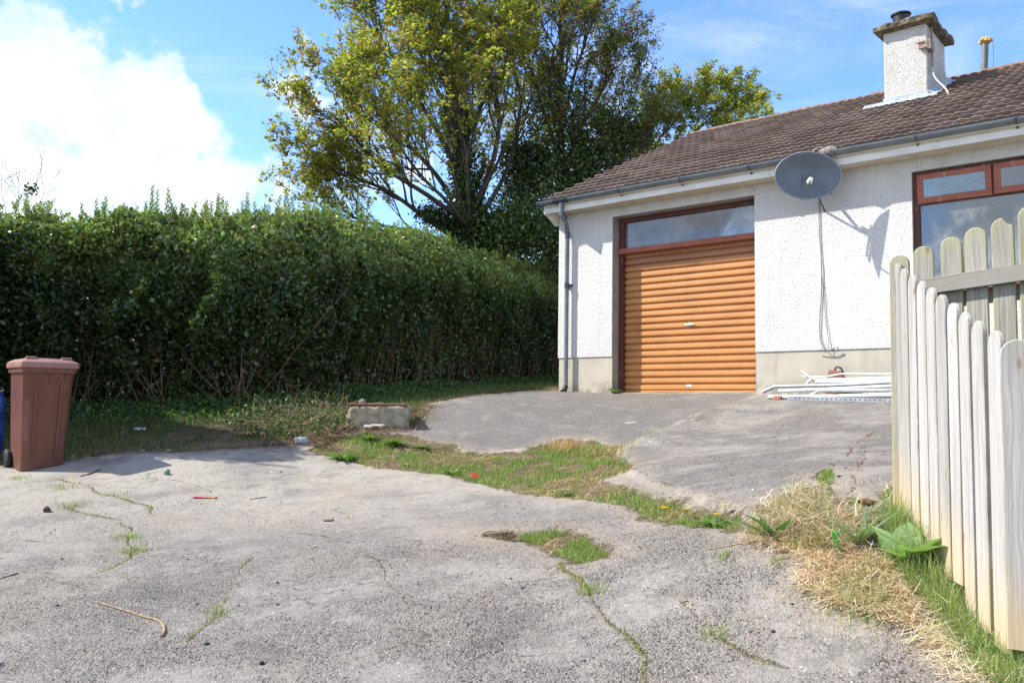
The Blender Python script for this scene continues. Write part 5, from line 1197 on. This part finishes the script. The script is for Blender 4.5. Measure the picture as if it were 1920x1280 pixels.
# loose grit
gv, gq = [], []; k = 0
n = 1100; ang = RNG.uniform(-.62, .62, n); rad_ = RNG.uniform(3.0, 9.5, n)**1; px_ = np.sin(ang)*rad_; py_ = np.cos(ang)*rad_; gzv_ = ground(px_, py_)
for i in range(n):
    s_ = RNG.gamma(1.6, .0013)+.0012; o8 = np.array([(a, b, c) for a in (-1, 1) for b in (-1, 1) for c in (-1, 1)], float); o8 = o8*RNG.uniform(.45, 1, (8, 3))*s_*np.array([1, 1, .6]); a = RNG.uniform(0, 6); ca, sa = math.cos(a), math.sin(a)
    o8 = np.stack([o8[:, 0]*ca-o8[:, 1]*sa, o8[:, 0]*sa+o8[:, 1]*ca, o8[:, 2]], 1)+np.array([px_[i], py_[i], gzv_[i]+s_*.4]); gv.append(o8); b = i*8
    gq += [(b, b+1, b+3, b+2), (b+4, b+6, b+7, b+5), (b, b+4, b+5, b+1), (b+2, b+3, b+7, b+6), (b, b+2, b+6, b+4), (b+1, b+5, b+7, b+3)]
tag(fast_mesh('grit', np.vstack(gv), gq, None, np.repeat(np.where(RNG.uniform(0, 1, (n, 1)) < .6, RNG.uniform(.04, .12, (n, 1)), RNG.uniform(.3, .6, (n, 1)))*np.array([[1, .95, .88]]), 8, 0), leafmat('stone_chip', .9, 0, .2)), 'loose dark and pale grit scattered over the concrete', 'grit', None, 'stuff')

# ------------------------------------------------------------------ single weeds
def blade_leaf(c, az, L, w, rise, droop, C, wavy=0.0):
    k = 7; V_ = []; t = np.linspace(0, 1, k); d = np.array([math.cos(az), math.sin(az)]); sdv = np.array([-d[1], d[0]])
    for i, ti in enumerate(t):
        r = L*ti*math.cos(rise*(1-ti*.4)); z = L*(math.sin(rise)*ti-droop*ti*ti); ww = w*(math.sin(PI*min(1, .08+ti*.92)**.8))*(1+wavy*math.sin(ti*22)); ww = max(ww, .0015)
        for sg in (-1, 0, 1): V_.append((c[0]+d[0]*r+sdv[0]*ww*sg, c[1]+d[1]*r+sdv[1]*ww*sg, c[2]+z+(.25*ww if sg else 0)))
    Q_ = [(i*3+j, i*3+j+1, (i+1)*3+j+1, (i+1)*3+j) for i in range(k-1) for j in range(2)]; return V_, Q_, [C]*len(V_)
def weed(name, label, cat, px, py, n, L, w, rise, col, droop=.25, wavy=0.0, group=None, upright=0.0, loc=None):
    c = gpt(px, py) if loc is None else loc; V_, Q_, C_ = [], [], []
    for i in range(n):
        az = i*2.4+random.uniform(-.3, .3); f = random.uniform(.65, 1.1); cc = np.array(col)*random.uniform(.75, 1.25)
        v, q, c_ = blade_leaf((random.uniform(-.012, .012), random.uniform(-.012, .012), 0), az, L*f, w*f, rise+random.uniform(-.25, .25), droop, cc, wavy); b = len(V_); V_ += v; Q_ += [tuple(b+k for k in x) for x in q]; C_ += c_
    o = fast_mesh(name, V_, Q_, None, np.array(C_), M_WEED, None, True); o.location = (c.x, c.y, c.z); return tag(o, label, cat, group)
weed('dock_plant', 'dark green dock plant with long spread leaves at the left of the straw bank', 'weed', 1452, 1006, 13, .24, .026, .75, (.08, .16, .055), .18)
weed('plantain_plant', 'grey-green plantain with upright narrow leaves beside the green plastic strip', 'weed', 1612, 1015, 16, .21, .013, 1.05, (.19, .26, .15), .12)
weed('broadleaf_weed', 'big pale green broad-leaved weed against the foot of the picket fence', 'weed', 1700, 1050, 8, .22, .065, .8, (.30, .44, .19), .18, .05)
weed('dock_plant', 'small dark green dock plant at the foot of the nearest pickets', 'weed', 1862, 1225, 10, .13, .026, .85, (.08, .17, .05), .2)
weed('dandelion_plant', 'bright green dandelion rosette at the left end of the grass strip', 'weed', 640, 862, 26, .19, .020, .55, (.13, .25, .05), .3, .3)
weed('dandelion_plant', 'leafy dandelion clump at the foot of the concrete chamber', 'weed', 690, 824, 22, .20, .016, .7, (.12, .21, .055), .3, .3)
weed('dandelion_plant', 'wide dandelion clump right of the broken board pieces', 'weed', 740, 832, 26, .24, .018, .5, (.13, .22, .06), .3, .3)
weed('dandelion_plant', 'low dandelion clump at the right-hand tail of the chamber weeds', 'weed', 790, 838, 20, .22, .017, .45, (.11, .20, .055), .3, .3)
weed('dandelion_plant', 'dandelion rosette just left of the red wrapper in the grass', 'weed', 845, 886, 18, .14, .014, .6, (.13, .24, .06), .3, .3)
weed('dandelion_plant', 'dandelion rosette at the right end of the grass strip with yellow flowers', 'weed', 1335, 978, 22, .13, .013, .55, (.12, .22, .05), .3, .3)
weed('dandelion_plant', 'small dandelion rosette below the middle of the grass strip', 'weed', 1060, 925, 18, .15, .013, .5, (.11, .20, .05), .3, .3)
weed('small_weed', 'little green weed at the left foot of the orange garage door', 'weed', 0, 0, 16, .17, .022, .7, (.12, .21, .07), .25, .2, loc=hw(-2.20, -.03, -.02))
weed('small_weed', 'tuft of narrow green leaves at the right corner of the concrete chamber', 'weed', 768, 800, 16, .17, .010, 1.1, (.11, .20, .05), .15)
DAND = [('small yellow dandelion flower in the shaded grass under the hedge near the bin', [(190, 789), (233, 798), (164, 826)]), ('yellow dandelion flower in the shaded grass midway along the hedge', [(402, 822), (407, 811)]),
        ('yellow dandelion flower at the left part of the sunlit grass strip', [(762, 879), (727, 866), (711, 869)]), ('yellow dandelion flower between the wrapper and the concrete chamber', [(821, 836)]),
        ('yellow dandelion flower behind the red wrapper in the grass strip', [(911, 868), (926, 870)]), ('yellow dandelion flower at the right end of the grass strip', [(1246, 966), (1287, 967), (1344, 978), (1359, 964)]),
        ('yellow dandelion flower on the verge left of the house corner', [(750, 722), (843, 717), (868, 722)])]
fv = MB()
for k in range(22):
    a = k*2.4; r = .019 if k % 2 else .013; fv.add([(0, 0, .055), (math.cos(a-.16)*r, math.sin(a-.16)*r, .061), (math.cos(a)*r*1.15, math.sin(a)*r*1.15, .060), (math.cos(a+.16)*r, math.sin(a+.16)*r, .061)], [(0, 1, 2, 3)], (.72, .50, .015))
fv.tube([(0, 0, -.01), (.002, 0, .055)], .0018, 5, True, (.15, .2, .06))
proto = None
for lab, L in DAND:
    for (px, py) in L:
        if proto is None: o = proto = fv.build('dandelion_flower', M_PETAL, col=True)
        else: o = proto.copy(); COL.objects.link(o)
        o.location = gpt(px, py); s_ = random.uniform(.9, 1.25)*(1.5 if py < 800 else 1.1); o.scale = (s_,)*3; tag(o, lab, 'flower', 'dandelion flowers'+(': '+lab.split('flower ')[1] if len(L) > 1 else ''))

# ------------------------------------------------------------------ concrete chamber with rusty lid
c0 = gpt(646, 800, -.04); cham = empty('inspection_chamber', tuple(c0), math.radians(2), 'low square concrete inspection chamber with rusty lid at the edge of the grass verge', 'inspection chamber')
rc = np.random.default_rng(8); b = MB(); nx_, nz_ = 16, 8; wC, hC, dC = .72, .29, .5
def rough_box(W_, Dp, H_, amp, seed):
    bm = bmesh.new(); bmesh.ops.create_cube(bm, size=1.0); bmesh.ops.subdivide_edges(bm, edges=bm.edges[:], cuts=11, use_grid_fill=True); r = np.random.default_rng(seed)
    for v in bm.verts:
        edge = sum(abs(abs(q_)-.5) < .001 for q_ in v.co); x_, y_, z_ = v.co
        nz = fbm(np.array(x_*6+seed), np.array(z_*5+y_*6), 4, seed); v.co = Vector(((x_+.5)*W_, (y_+.5)*Dp, (z_+.5)*H_)); n_ = Vector((x_, y_, z_)).normalized()
        v.co += n_*float(nz)*amp-n_*(.008*(edge-1) if edge > 1 else 0)+Vector(r.normal(0, amp*.06, 3))
    me = D.meshes.new('rough'); bm.to_mesh(me); bm.free(); return me
me = rough_box(wC, dC, hC+.1, .07, 4)
for v in me.vertices:
    v.co.z -= .1
    v.co.x += (.045 if v.co.x < wC*.5 else 0)*(v.co.z/hC)
chb = link('chamber_body', me, M_BLOCKWORK, cham, True)
b = MB(); b.box(.06, wC-.05, .05, dC-.04, hC+.004, hC+.030); b.box(.02, wC-.02, .02, .05, hC-.002, hC+.022)
for k in range(12): b.box(.09+k*.046, .11+k*.046, .07, dC-.06, hC+.030, hC+.040)
b.build('rusty_lid', M_RUST, cham, bevel=.003)
for k, (a_, b_, z_) in enumerate((((.02, .0), (.66, .01), .028), ((.05, .02), (.16, .10), .07), ((.30, .0), (.42, .03), .04))):
    b = MB(); b.tube([(a_[0], a_[1], hC+.03), ((a_[0]+b_[0])/2, (a_[1]+b_[1])/2, hC+.02+z_*.5), (b_[0], b_[1], hC+.005+z_)], .006, 6)
    o = b.build('dry_stalk', M_STICK); o.location = cham.location; tag(o, ['long pale dry stalk lying along the front edge of the chamber', 'short dry stalk sticking up at the left of the chamber lid', 'small dry stalk on the middle of the chamber edge'][k], 'stalk')
def blob(name, label, cat, loc, size, col, seed=0, rough=.6, flat_=1.0, amp=.35, sub=2, mat=None, group=None):
    bm = bmesh.new(); bmesh.ops.create_icosphere(bm, subdivisions=sub, radius=1); r = np.random.default_rng(seed)
    for v in bm.verts:
        k = 1+float(fbm(np.array(v.co.x*1.7+seed), np.array(v.co.y*1.7+v.co.z*2.1), 3, seed))*2*amp+r.normal(0, amp*.12); v.co = Vector((v.co.x*size[0]*k, v.co.y*size[1]*k, v.co.z*size[2]*k))
    me = D.meshes.new(name); bm.to_mesh(me); bm.free(); o = link(name, me, mat or simple(name+'_surface', col, None, rough, 40), None, amp < .3); o.location = loc; o.location.z += size[2]*.7; return tag(o, label, cat, group)
blob('round_scrap', 'small pale rounded scrap lying on the back left corner of the chamber', 'litter', hw(0, 0, 0)*0+Vector(c0)+Vector((.12, .42, hC+.03)), (.042, .038, .036), (.30, .28, .30), 3, .6, amp=.08)
# splintered boards at the chamber foot
for k, (a_, b_, wd, lab) in enumerate((((683, 806), (728, 800), .10, 'left broken pale board piece at the foot of the chamber'), ((712, 803), (765, 790), .07, 'right broken pale board piece at the foot of the chamber'))):
    p, q = gpt(*a_), gpt(*b_); d = (q-p); L = d.length; az = math.atan2(d.y, d.x); b = MB(); nseg = 7; pts_t = []; pts_b = []
    for i in range(nseg+1):
        t = i/nseg; pts_t.append((L*t, wd*(.5+.25*math.sin(i*2.3+k))*(1 if 0 < i < nseg else .3))); pts_b.append((L*t, -wd*(.35+.2*math.sin(i*1.7+k*2))*(1 if 0 < i < nseg else .3)))
    b.prism(pts_t+pts_b[::-1], 0, .016, 'z'); o = b.build('board_piece', simple('pale_splintered_board', (.52, .49, .42), (.40, .36, .29), .8, 14, bump=.5, bscale=30)); o.location = p+Vector((0, 0, .03)); o.rotation_euler = (math.radians(12), -math.atan2(d.z, math.hypot(d.x, d.y)), az); tag(o, lab, 'board')

# ------------------------------------------------------------------ wheelie bin
def binmat():
    m, g = newmat('faded_brown_bin_plastic'); co = obco(g); x, y, z = g.sep(co)
    sc = g.noise(g.scale(co, 1, 1, .25), 9, 5, .6); n = g.noise(co, 3, 4, .6)
    col = g.mix(g.ss(n, .3, .7), (.155, .058, .037), (.13, .047, .030)); col = g.mix(g.ss(sc, .55, .72, 0, .25), col, (.33, .19, .15)); col = g.mix(g.m('MULTIPLY', g.ss(z, .25, .0), g.ss(sc, .3, .6, 0, .5)), col, (.14, .07, .05))
    return finish(m, g, col, .42, g.bump(g.noise(co, 70, 2), .05, .002), spec=.4)
M_BIN = binmat()
def wheelie_bin(loc, rz, label, mat, lidmat):
    root = empty('wheelie_bin', loc, rz, label, 'wheelie bin', 'wheelie bins')
    def ringr(w, d, cx, cy, r, z, n=5):
        L = []
        for (sx, sy, a0) in ((1, 1, 0), (-1, 1, PI/2), (-1, -1, PI), (1, -1, 3*PI/2)):
            for k in range(n): a = a0+PI/2*k/(n-1); L.append((cx+sx*(w/2-r)+math.cos(a)*r, cy+sy*(d/2-r)+math.sin(a)*r, z))
        return L
    b = MB(); n = 20; lv_ = [(.36, .40, 0, .03, .045, .0), (.365, .405, 0, .03, .05, .02), (.40, .45, 0, .02, .05, .45), (.437, .50, 0, .0, .05, .90), (.44, .505, 0, 0, .045, .905), (.47, .54, 0, 0, .045, .91), (.475, .545, 0, 0, .045, .965)]
    vs = []
    for w, d, cx, cy, r, z in lv_: vs += ringr(w, d, cx, cy, r, z)
    fs = [(i*n+j, i*n+(j+1) % n, (i+1)*n+(j+1) % n, (i+1)*n+j) for i in range(len(lv_)-1) for j in range(n)]+[tuple(range(n-1, -1, -1)), tuple((len(lv_)-1)*n+j for j in range(n))]
    b.add(vs, fs); body = b.build('body', mat, root, smooth=True)
    # raised arch panel and ribs on the front
    def yfront(z): return -(.20-.03)-(.055)*z/.9*1.0-.0-(0 if z < .9 else 0)
    def yf(z):
        P = [(l[5], l[3]-l[1]/2) for l in lv_]; return float(np.interp(z, [p[0] for p in P], [p[1] for p in P]))
    b = MB()
    for sx in (-1, 1):
        pa = [(sx*.088, .10), (sx*.108, .10), (sx*.120, .80), (sx*.062, .845), (sx*.060, .828), (sx*.098, .79)]
        V_ = [(x_, yf(z_)-.0135, z_) for x_, z_ in pa]+[(x_*1.0, yf(z_)+.004, z_) for x_, z_ in pa]; m_ = 6; b.add(V_, [tuple(range(m_)), tuple(range(2*m_-1, m_-1, -1))]+[(i, i+m_, (i+1) % m_+m_, (i+1) % m_) for i in range(m_)])
    b.build('arch_panel', mat, root, bevel=.003)
    for sx in (-.14, 0, .14):
        b = MB(); b.hexa([(sx-.006, yf(.82)-.002, .81), (sx+.006, yf(.82)-.002, .81), (sx-.006, yf(.82)+.01, .81), (sx+.006, yf(.82)+.01, .81), (sx-.009, yf(.9)-.022, .905), (sx+.009, yf(.9)-.022, .905), (sx-.009, yf(.9)+.01, .905), (sx+.009, yf(.9)+.01, .905)]); b.build('rim_rib', mat, root)
    b = MB(); vs = []; l2 = [(.50, .57, 0, -.005, .04, .955), (.505, .575, 0, -.005, .04, .965), (.50, .57, 0, -.005, .045, 1.005), (.46, .52, 0, -.0, .06, 1.022), (.40, .44, 0, .0, .06, 1.038), (.20, .24, 0, .0, .06, 1.046)]
    for w, d, cx, cy, r, z in l2: vs += ringr(w, d, cx, cy, r, z)
    fs = [(i*n+j, i*n+(j+1) % n, (i+1)*n+(j+1) % n, (i+1)*n+j) for i in range(len(l2)-1) for j in range(n)]+[tuple(range(n-1, -1, -1)), tuple((len(l2)-1)*n+j for j in range(n))]
    b.add(vs, fs); lid = b.build('lid', lidmat, root, smooth=True)
    for sx in (-.15, .15):
        b = MB(); b.tube([(sx-.05, -.20, 1.02), (sx-.04, -.205, 1.048), (sx+.04, -.205, 1.048), (sx+.05, -.20, 1.02)], .012, 8); b.build('lid_handle', lidmat, lid, smooth=True)
    b = MB(); b.box(-.14, .14, -.08, .12, 1.045, 1.052); b.build('lid_panel', lidmat, lid, bevel=.003)
    b = MB(); b.tube([(-.21, .30, .955), (.21, .30, .955)], .014, 10); b.box(-.2, -.17, .24, .31, .92, .97); b.box(.17, .2, .24, .31, .92, .97); b.build('handle_bar', lidmat, root, smooth=True)
    b = MB(); b.tube([(-.20, .20, .09), (.20, .20, .09)], .010, 8); b.build('axle', M_METAL, root)
    for sx in (-1, 1):
        b = MB(); b.lathe([(.02, -.02), (.085, -.02), (.095, -.012), (.095, .012), (.085, .02), (.02, .02)], 22, Matrix.Translation((sx*.215, .20, .095)) @ Matrix.Rotation(PI/2, 4, 'Y')); b.build('wheel', M_BLACK, root, smooth=True)
    return root
M_LID = simple('sunlit_bin_lid', (.30, .155, .12), (.25, .125, .095), .45, 5)  # lighter than the body: sun on the lid painted into its colour
bl_ = gpt(80, 868); wheelie_bin((-4.47, 8.30, gz(-4.47, 8.15)-.01), math.radians(43), 'brown wheelie bin with sunlit pinkish lid standing on the concrete by the hedge', M_BIN, M_LID)
# blue drum at the edge of the picture
bx, by = -5.28, 8.62; b = MB(); b.lathe([(.20, 0), (.235, .02), (.25, .10), (.25, .20), (.262, .215), (.25, .23), (.25, .43), (.262, .445), (.25, .46), (.25, .56), (.22, .64), (.13, .66), (.12, .655)], 28)
o = b.build('plastic_drum', simple('blue_drum_plastic', (.02, .07, .35), (.02, .055, .26), .35), smooth=True, col=False); o.location = (bx, by, gz(bx, by)-.01); tag(o, 'blue plastic drum half hidden behind the brown bin at the left edge', 'drum')
b = MB(); b.lathe([(.03, .655), (.03, .69), (.0301, .695)], 12, Matrix.Translation((.1, 0, 0))); b.build('bung', M_BLACK, o)
# pier added out of frame on the left to cast a shadow into the yard
px0, py0 = -3.58, 3.60; pier = empty('shadow_pier', (px0, py0, gz(px0, py0)-.05), .1, 'added rendered pier outside the view, left of the yard, to cast a shadow', 'shadow caster')
b = MB(); b.box(-.2, .2, -.2, .2, 0, 1.22); b.build('pier_shaft', M_DASH, pier, bevel=.01); b = MB(); b.box(-.25, .25, -.25, .25, 1.22, 1.3); b.build('pier_cap', M_BLOCKWORK, pier, bevel=.01)

# ------------------------------------------------------------------ metal pole pile by the wall
def onpl(px, py, off):                 # photo point on a vertical plane parallel to the wall, off metres in front
    n_ = np.array([-math.cos(TH0), -math.sin(TH0), 0]); A_ = np.array([AX, AY, 0])+n_*off; d = ray(px, py); t = (A_@n_)/(d@n_); q = d*t; return Vector((q[0], q[1], EYE+q[2]))
XD = Vector((math.cos(H_RZ), math.sin(H_RZ), 0))
def pole(name, label, pts, off, r, mat, extend=1.2, sq=False):
    P = [onpl(a, b, off) for a, b in pts]
    for p in P: p.z = max(p.z, gz(p.x, p.y)+r)
    d = (P[-1]-P[-2]).normalized(); e = P[-1]+d*extend; e.z = max(e.z, gz(e.x, e.y)+r+.02); P.append(e); o0 = P[0].copy(); b = MB()
    C_ = curve([p-o0 for p in P], 6) if len(P) > 3 else [p-o0 for p in P]; b.tube(C_, r, 10, False); b.tube([c_ for c_ in C_[:1]]+[C_[0]+(C_[1]-C_[0]).normalized()*.004], r*.82, 10)
    o = b.build(name, mat, smooth=True); o.location = o0; return tag(o, label, 'metal pole', 'poles piled against the wall')
pole('metal_pole', 'grey metal tube with drooping bent end, second layer of the pole pile', [(1430, 735), (1445, 728), (1462, 724), (1560, 722), (1665, 717)], .34, .022, M_METAL)
pole('metal_pole', 'thick white tube just under the grey bent tube in the pole pile', [(1460, 733), (1560, 729), (1665, 724)], .40, .022, M_WHITEPAINT)
pole('metal_pole', 'lowest white tube with a red clamp on its left end', [(1441, 747), (1550, 743), (1665, 740)], .52, .026, M_WHITEPAINT)
pole('metal_pole', 'grey tube with hooked open end lying over the lowest white tube', [(1514, 744), (1528, 737), (1542, 732), (1600, 732), (1665, 731)], .50, .021, M_METAL)
pole('metal_pole', 'white tube with upturned flat end at the top of the pole pile', [(1502, 694), (1512, 702), (1524, 709), (1545, 712), (1665, 712)], .24, .014, M_WHITEPAINT)
pole('metal_pole', 'thin white rod with straight end near the top of the pole pile', [(1502, 706), (1545, 706), (1575, 701), (1600, 700), (1665, 701)], .20, .010, M_WHITEPAINT)
pole('metal_pole', 'white tube filling the middle of the pole pile', [(1530, 716), (1600, 716), (1665, 714)], .28, .024, M_WHITEPAINT)
pole('metal_pole', 'white tube with small curled end above the grey bent tube', [(1512, 721), (1518, 715), (1530, 712), (1665, 708)], .22, .015, M_WHITEPAINT)
a0 = onpl(1476, 751, .60); a1 = onpl(1700, 753, .60); dv = (a1-a0); L = dv.length+.9; b = MB(); k_ = int(L/.055)
for i in range(k_):
    x_ = i*.055; b.box(x_, x_+.037, 0, .004, 0, .045); b.box(x_+.037, x_+.055, 0, .004, 0, .015); b.box(x_+.037, x_+.055, 0, .004, .030, .045)
b.box(0, k_*.055, .004, .045, .041, .045); o = b.build('perforated_angle', M_METAL); o.location = (a0.x, a0.y, gz(a0.x, a0.y)+.004); o.rotation_euler = (0, -math.asin((gz(a1.x, a1.y)-gz(a0.x, a0.y))/dv.length)*1.0, math.atan2(dv.y, dv.x)); tag(o, 'perforated steel angle bar lying in front of the pole pile on the concrete', 'angle bar')
q_ = onpl(1458, 746, .55); b = MB(); b.box(-.045, .05, -.035, .035, -.028, .030); b.tube([(.02, 0, -.03), (.045, -.01, -.06)], .010, 6); b.tube([(-.02, -.04, .0), (-.02, .04, .0)], .010, 6); b.tube([(.02, -.045, .0), (.02, .045, .0)], .010, 6); o = b.build('pole_clamp', simple('faded_red_clamp', (.52, .17, .12), (.42, .14, .10), .6), bevel=.006); o.location = q_; o.rotation_euler = (0, 0, H_RZ); tag(o, 'faded red clamp fitted to the end of the lowest white tube', 'clamp')
q_ = onpl(1559, 737, .60); b = MB(); b.box(-.07, .07, -.004, .004, -.012, .014); o = b.build('rust_plate', M_RUST); o.location = q_; o.rotation_euler = (0, .08, H_RZ); tag(o, 'small dark rusty plate on the pole pile', 'plate')
# ribbed brown plastic basket leaning on the wall
q0 = onpl(1546, 712, .10); basket = empty('plastic_case', tuple(q0), H_RZ, 'slanted red-brown ribbed plastic case with a handle behind the pole pile', 'case')
b = MB(); T_ = Matrix.Rotation(math.radians(-14), 4, 'Y'); b.prism([(0, -.10), (.075, .125), (.20, .105), (.27, -.02), (.27, -.10)], -.05, .05, 'y'); b.build('shell', simple('red_brown_ribbed_plastic', (.30, .12, .09), (.24, .09, .07), .5), basket, bevel=.006)
for k in range(9): b = None
b = MB()
for k in range(9): z_ = -.08+k*.021; b.box(.02+max(0, (z_+.1)*.28), .24-max(0, z_)*.7, -.054, -.050, z_, z_+.008)
b.build('ribs', simple('faded_rib_edges', (.42, .22, .17)), basket)
b = MB(); b.tube(curve([(.13, 0, .11), (.145, 0, .155), (.20, 0, .145), (.235, 0, .085)]), .011, 8); b.build('handle', M_BLACK, basket, smooth=True)

# ------------------------------------------------------------------ litter and sticks
def stick(label, pts, r, mat=M_STICK, name='stick'):
    P = [gpt(a, b, r*.9) for a, b in pts]; o0 = P[0].copy(); P = curve([p-o0 for p in P], 5); n_ = len(P); rs = [r*(.55+.6*i/n_+.12*math.sin(i*1.9)) for i in range(n_)]; b = MB(); b.tube(P, rs, 7); o = b.build(name, mat, smooth=True); o.location = o0; return tag(o, label, 'stick')
stick('long curved dry stick lying on the concrete at the lower left', [(178, 1131), (205, 1139), (240, 1149), (270, 1159), (292, 1164), (304, 1172), (308, 1184), (303, 1195)], .0065)
stick('short dark twig at the left edge of the concrete', [(-5, 1088), (12, 1083), (33, 1077)], .004, M_TWIG)
stick('pale twig standing out from the cracks in front of the bin', [(129, 888), (138, 897), (149, 906)], .006)
stick('dark twig lying in the bin shadow', [(150, 893), (170, 888), (186, 881)], .008, M_TWIG)
stick('long thin stalk lying across the edge of the straw bank', [(1322, 1030), (1360, 1024), (1410, 1014)], .0035)
stick('pale stick lying in the grass strip behind the small patch', [(1010, 918), (1040, 916), (1075, 914)], .007)
stick('tiny grey twig on the pale concrete in the middle distance', [(468, 938), (485, 935), (500, 933)], .004, M_TWIG)
stick('small curled twig right of the crack near the bottom', [(1272, 1121), (1280, 1128), (1292, 1126), (1298, 1134)], .004)
blob('plastic_bottle', 'crumpled clear green plastic bottle end at the tip of the bin shadow', 'litter', gpt(313, 890), (.028, .028, .030), (.15, .26, .20), 5, .2, amp=.15)
blob('dirt_clod', 'dark brown clod lying on the pale concrete at the left', 'clod', gpt(87, 960), (.026, .022, .024), (.10, .06, .04), 6, .9, amp=.5)
blob('dirt_clod', 'brown rotting clod beside the picket fence corner', 'clod', gpt(1625, 945), (.045, .035, .018), (.14, .065, .035), 7, .9, amp=.6)
blob('dead_leaf', 'curled brown dead leaf in the middle of the concrete yard', 'leaf', gpt(615, 978), (.038, .020, .009), (.25, .11, .06), 8, .8, amp=.5)
blob('stone', 'small dark stone standing near the bottom edge left of centre', 'stone', gpt(491, 1243), (.012, .009, .009), (.03, .035, .03), 9, .9, amp=.4)
blob('stone', 'small dark stone near the curved stick', 'stone', gpt(387, 1207), (.013, .010, .007), (.05, .055, .06), 10, .9, amp=.4)
blob('bottle_cap', 'small round blue bottle cap in the dirt near the broad weed', 'litter', gpt(1637, 1013), (.011, .011, .011), (.04, .16, .55), 11, .3, amp=.03)
blob('plastic_ball', 'pale green crumpled plastic lump beside the broad weed', 'litter', gpt(1659, 1024), (.018, .016, .016), (.42, .72, .42), 12, .4, amp=.3)
def wrapper(name, label, px, py, w, h, rz, col, seed, tilt=0.0, lift=.006, col2=None, trans=.2):
    r = np.random.default_rng(seed); n_, m_ = 9, 6; V_, Q_, C_ = [], [], []
    for i in range(n_+1):
        for j in range(m_+1): V_.append(((i/n_-.5)*w*(1+r.normal(0, .03)), (j/m_-.5)*h*(1+r.normal(0, .08)), abs(float(fbm(np.array(i*.6+seed), np.array(j*.7), 3, seed)))*min(w, h)*.9)); C_.append(col if (col2 is None or i < n_*.55) else col2)
    for i in range(n_):
        for j in range(m_): Q_.append((i*(m_+1)+j, (i+1)*(m_+1)+j, (i+1)*(m_+1)+j+1, i*(m_+1)+j+1))
    o = fast_mesh(name, V_, Q_, None, np.array(C_), leafmat(name+'_film', .3, trans, .5, (1, 1, 1)), None, True); s_ = o.modifiers.new('thick', 'SOLIDIFY'); s_.thickness = .001
    o.location = gpt(px, py, lift); o.rotation_euler = (tilt, 0, rz); return tag(o, label, 'litter')
wrapper('sweet_wrapper', 'bright pink wrapper with orange tail lying on the pale concrete', 383, 934, .20, .035, .0, (.75, .06, .16), 3, .0, .004, (.72, .30, .12))
wrapper('sweet_wrapper', 'small red wrapper in the sunlit grass strip', 889, 891, .07, .06, .4, (.78, .03, .03), 4, .5, .02)
wrapper('sweet_wrapper', 'orange-red wrapper scrap in the grass near the fence corner', 1590, 972, .045, .035, .8, (.85, .07, .02), 5, .6, .03)
wrapper('plastic_strip', 'translucent bright green plastic strip standing in the straw bank', 1569, 1030, .038, .12, .1, (.16, .62, .14), 6, 1.25, .055, None, .5)
wrapper('plastic_bag', 'white and blue torn plastic bag at the concrete edge below the chamber', 565, 832, .13, .08, .2, (.38, .42, .55), 7, .9, .03)
wrapper('plastic_bag', 'pale scrap of plastic bag caught in the twigs left of the chamber', 545, 768, .09, .07, .2, (.50, .55, .68), 8, 1.0, .05)
wrapper('paper_scrap', 'white paper scrap in the grass under the hedge right of the bin', 262, 806, .13, .08, .3, (.55, .56, .58), 9, .3, .03)
wrapper('paper_scrap', 'white paper scrap against the hedge foot in the middle', 412, 768, .11, .09, -.3, (.50, .50, .50), 10, .6, .03)
wrapper('paper_scrap', 'tiny white scrap at the concrete edge right of the bin', 318, 846, .06, .03, .1, (.6, .6, .58), 12, .2, .01)
wrapper('paper_scrap', 'tiny white scrap at the concrete edge close to the bin', 268, 844, .05, .035, .5, (.6, .6, .58), 13, .2, .01)
wrapper('paper_scrap', 'tiny white scrap on the garage apron', 984, 762, .05, .03, .3, (.75, .75, .72), 14, .0, .004)
wrapper('blue_net', 'dark blue netting scrap in the verge grass left of the house corner', 872, 719, .45, .10, .1, (.03, .10, .16), 15, .3, .04)
wrapper('dead_leaf', 'brown dead leaf lying by the downpipe foot', 1060, 731, .12, .07, .4, (.42, .28, .15), 16, .5, .02)
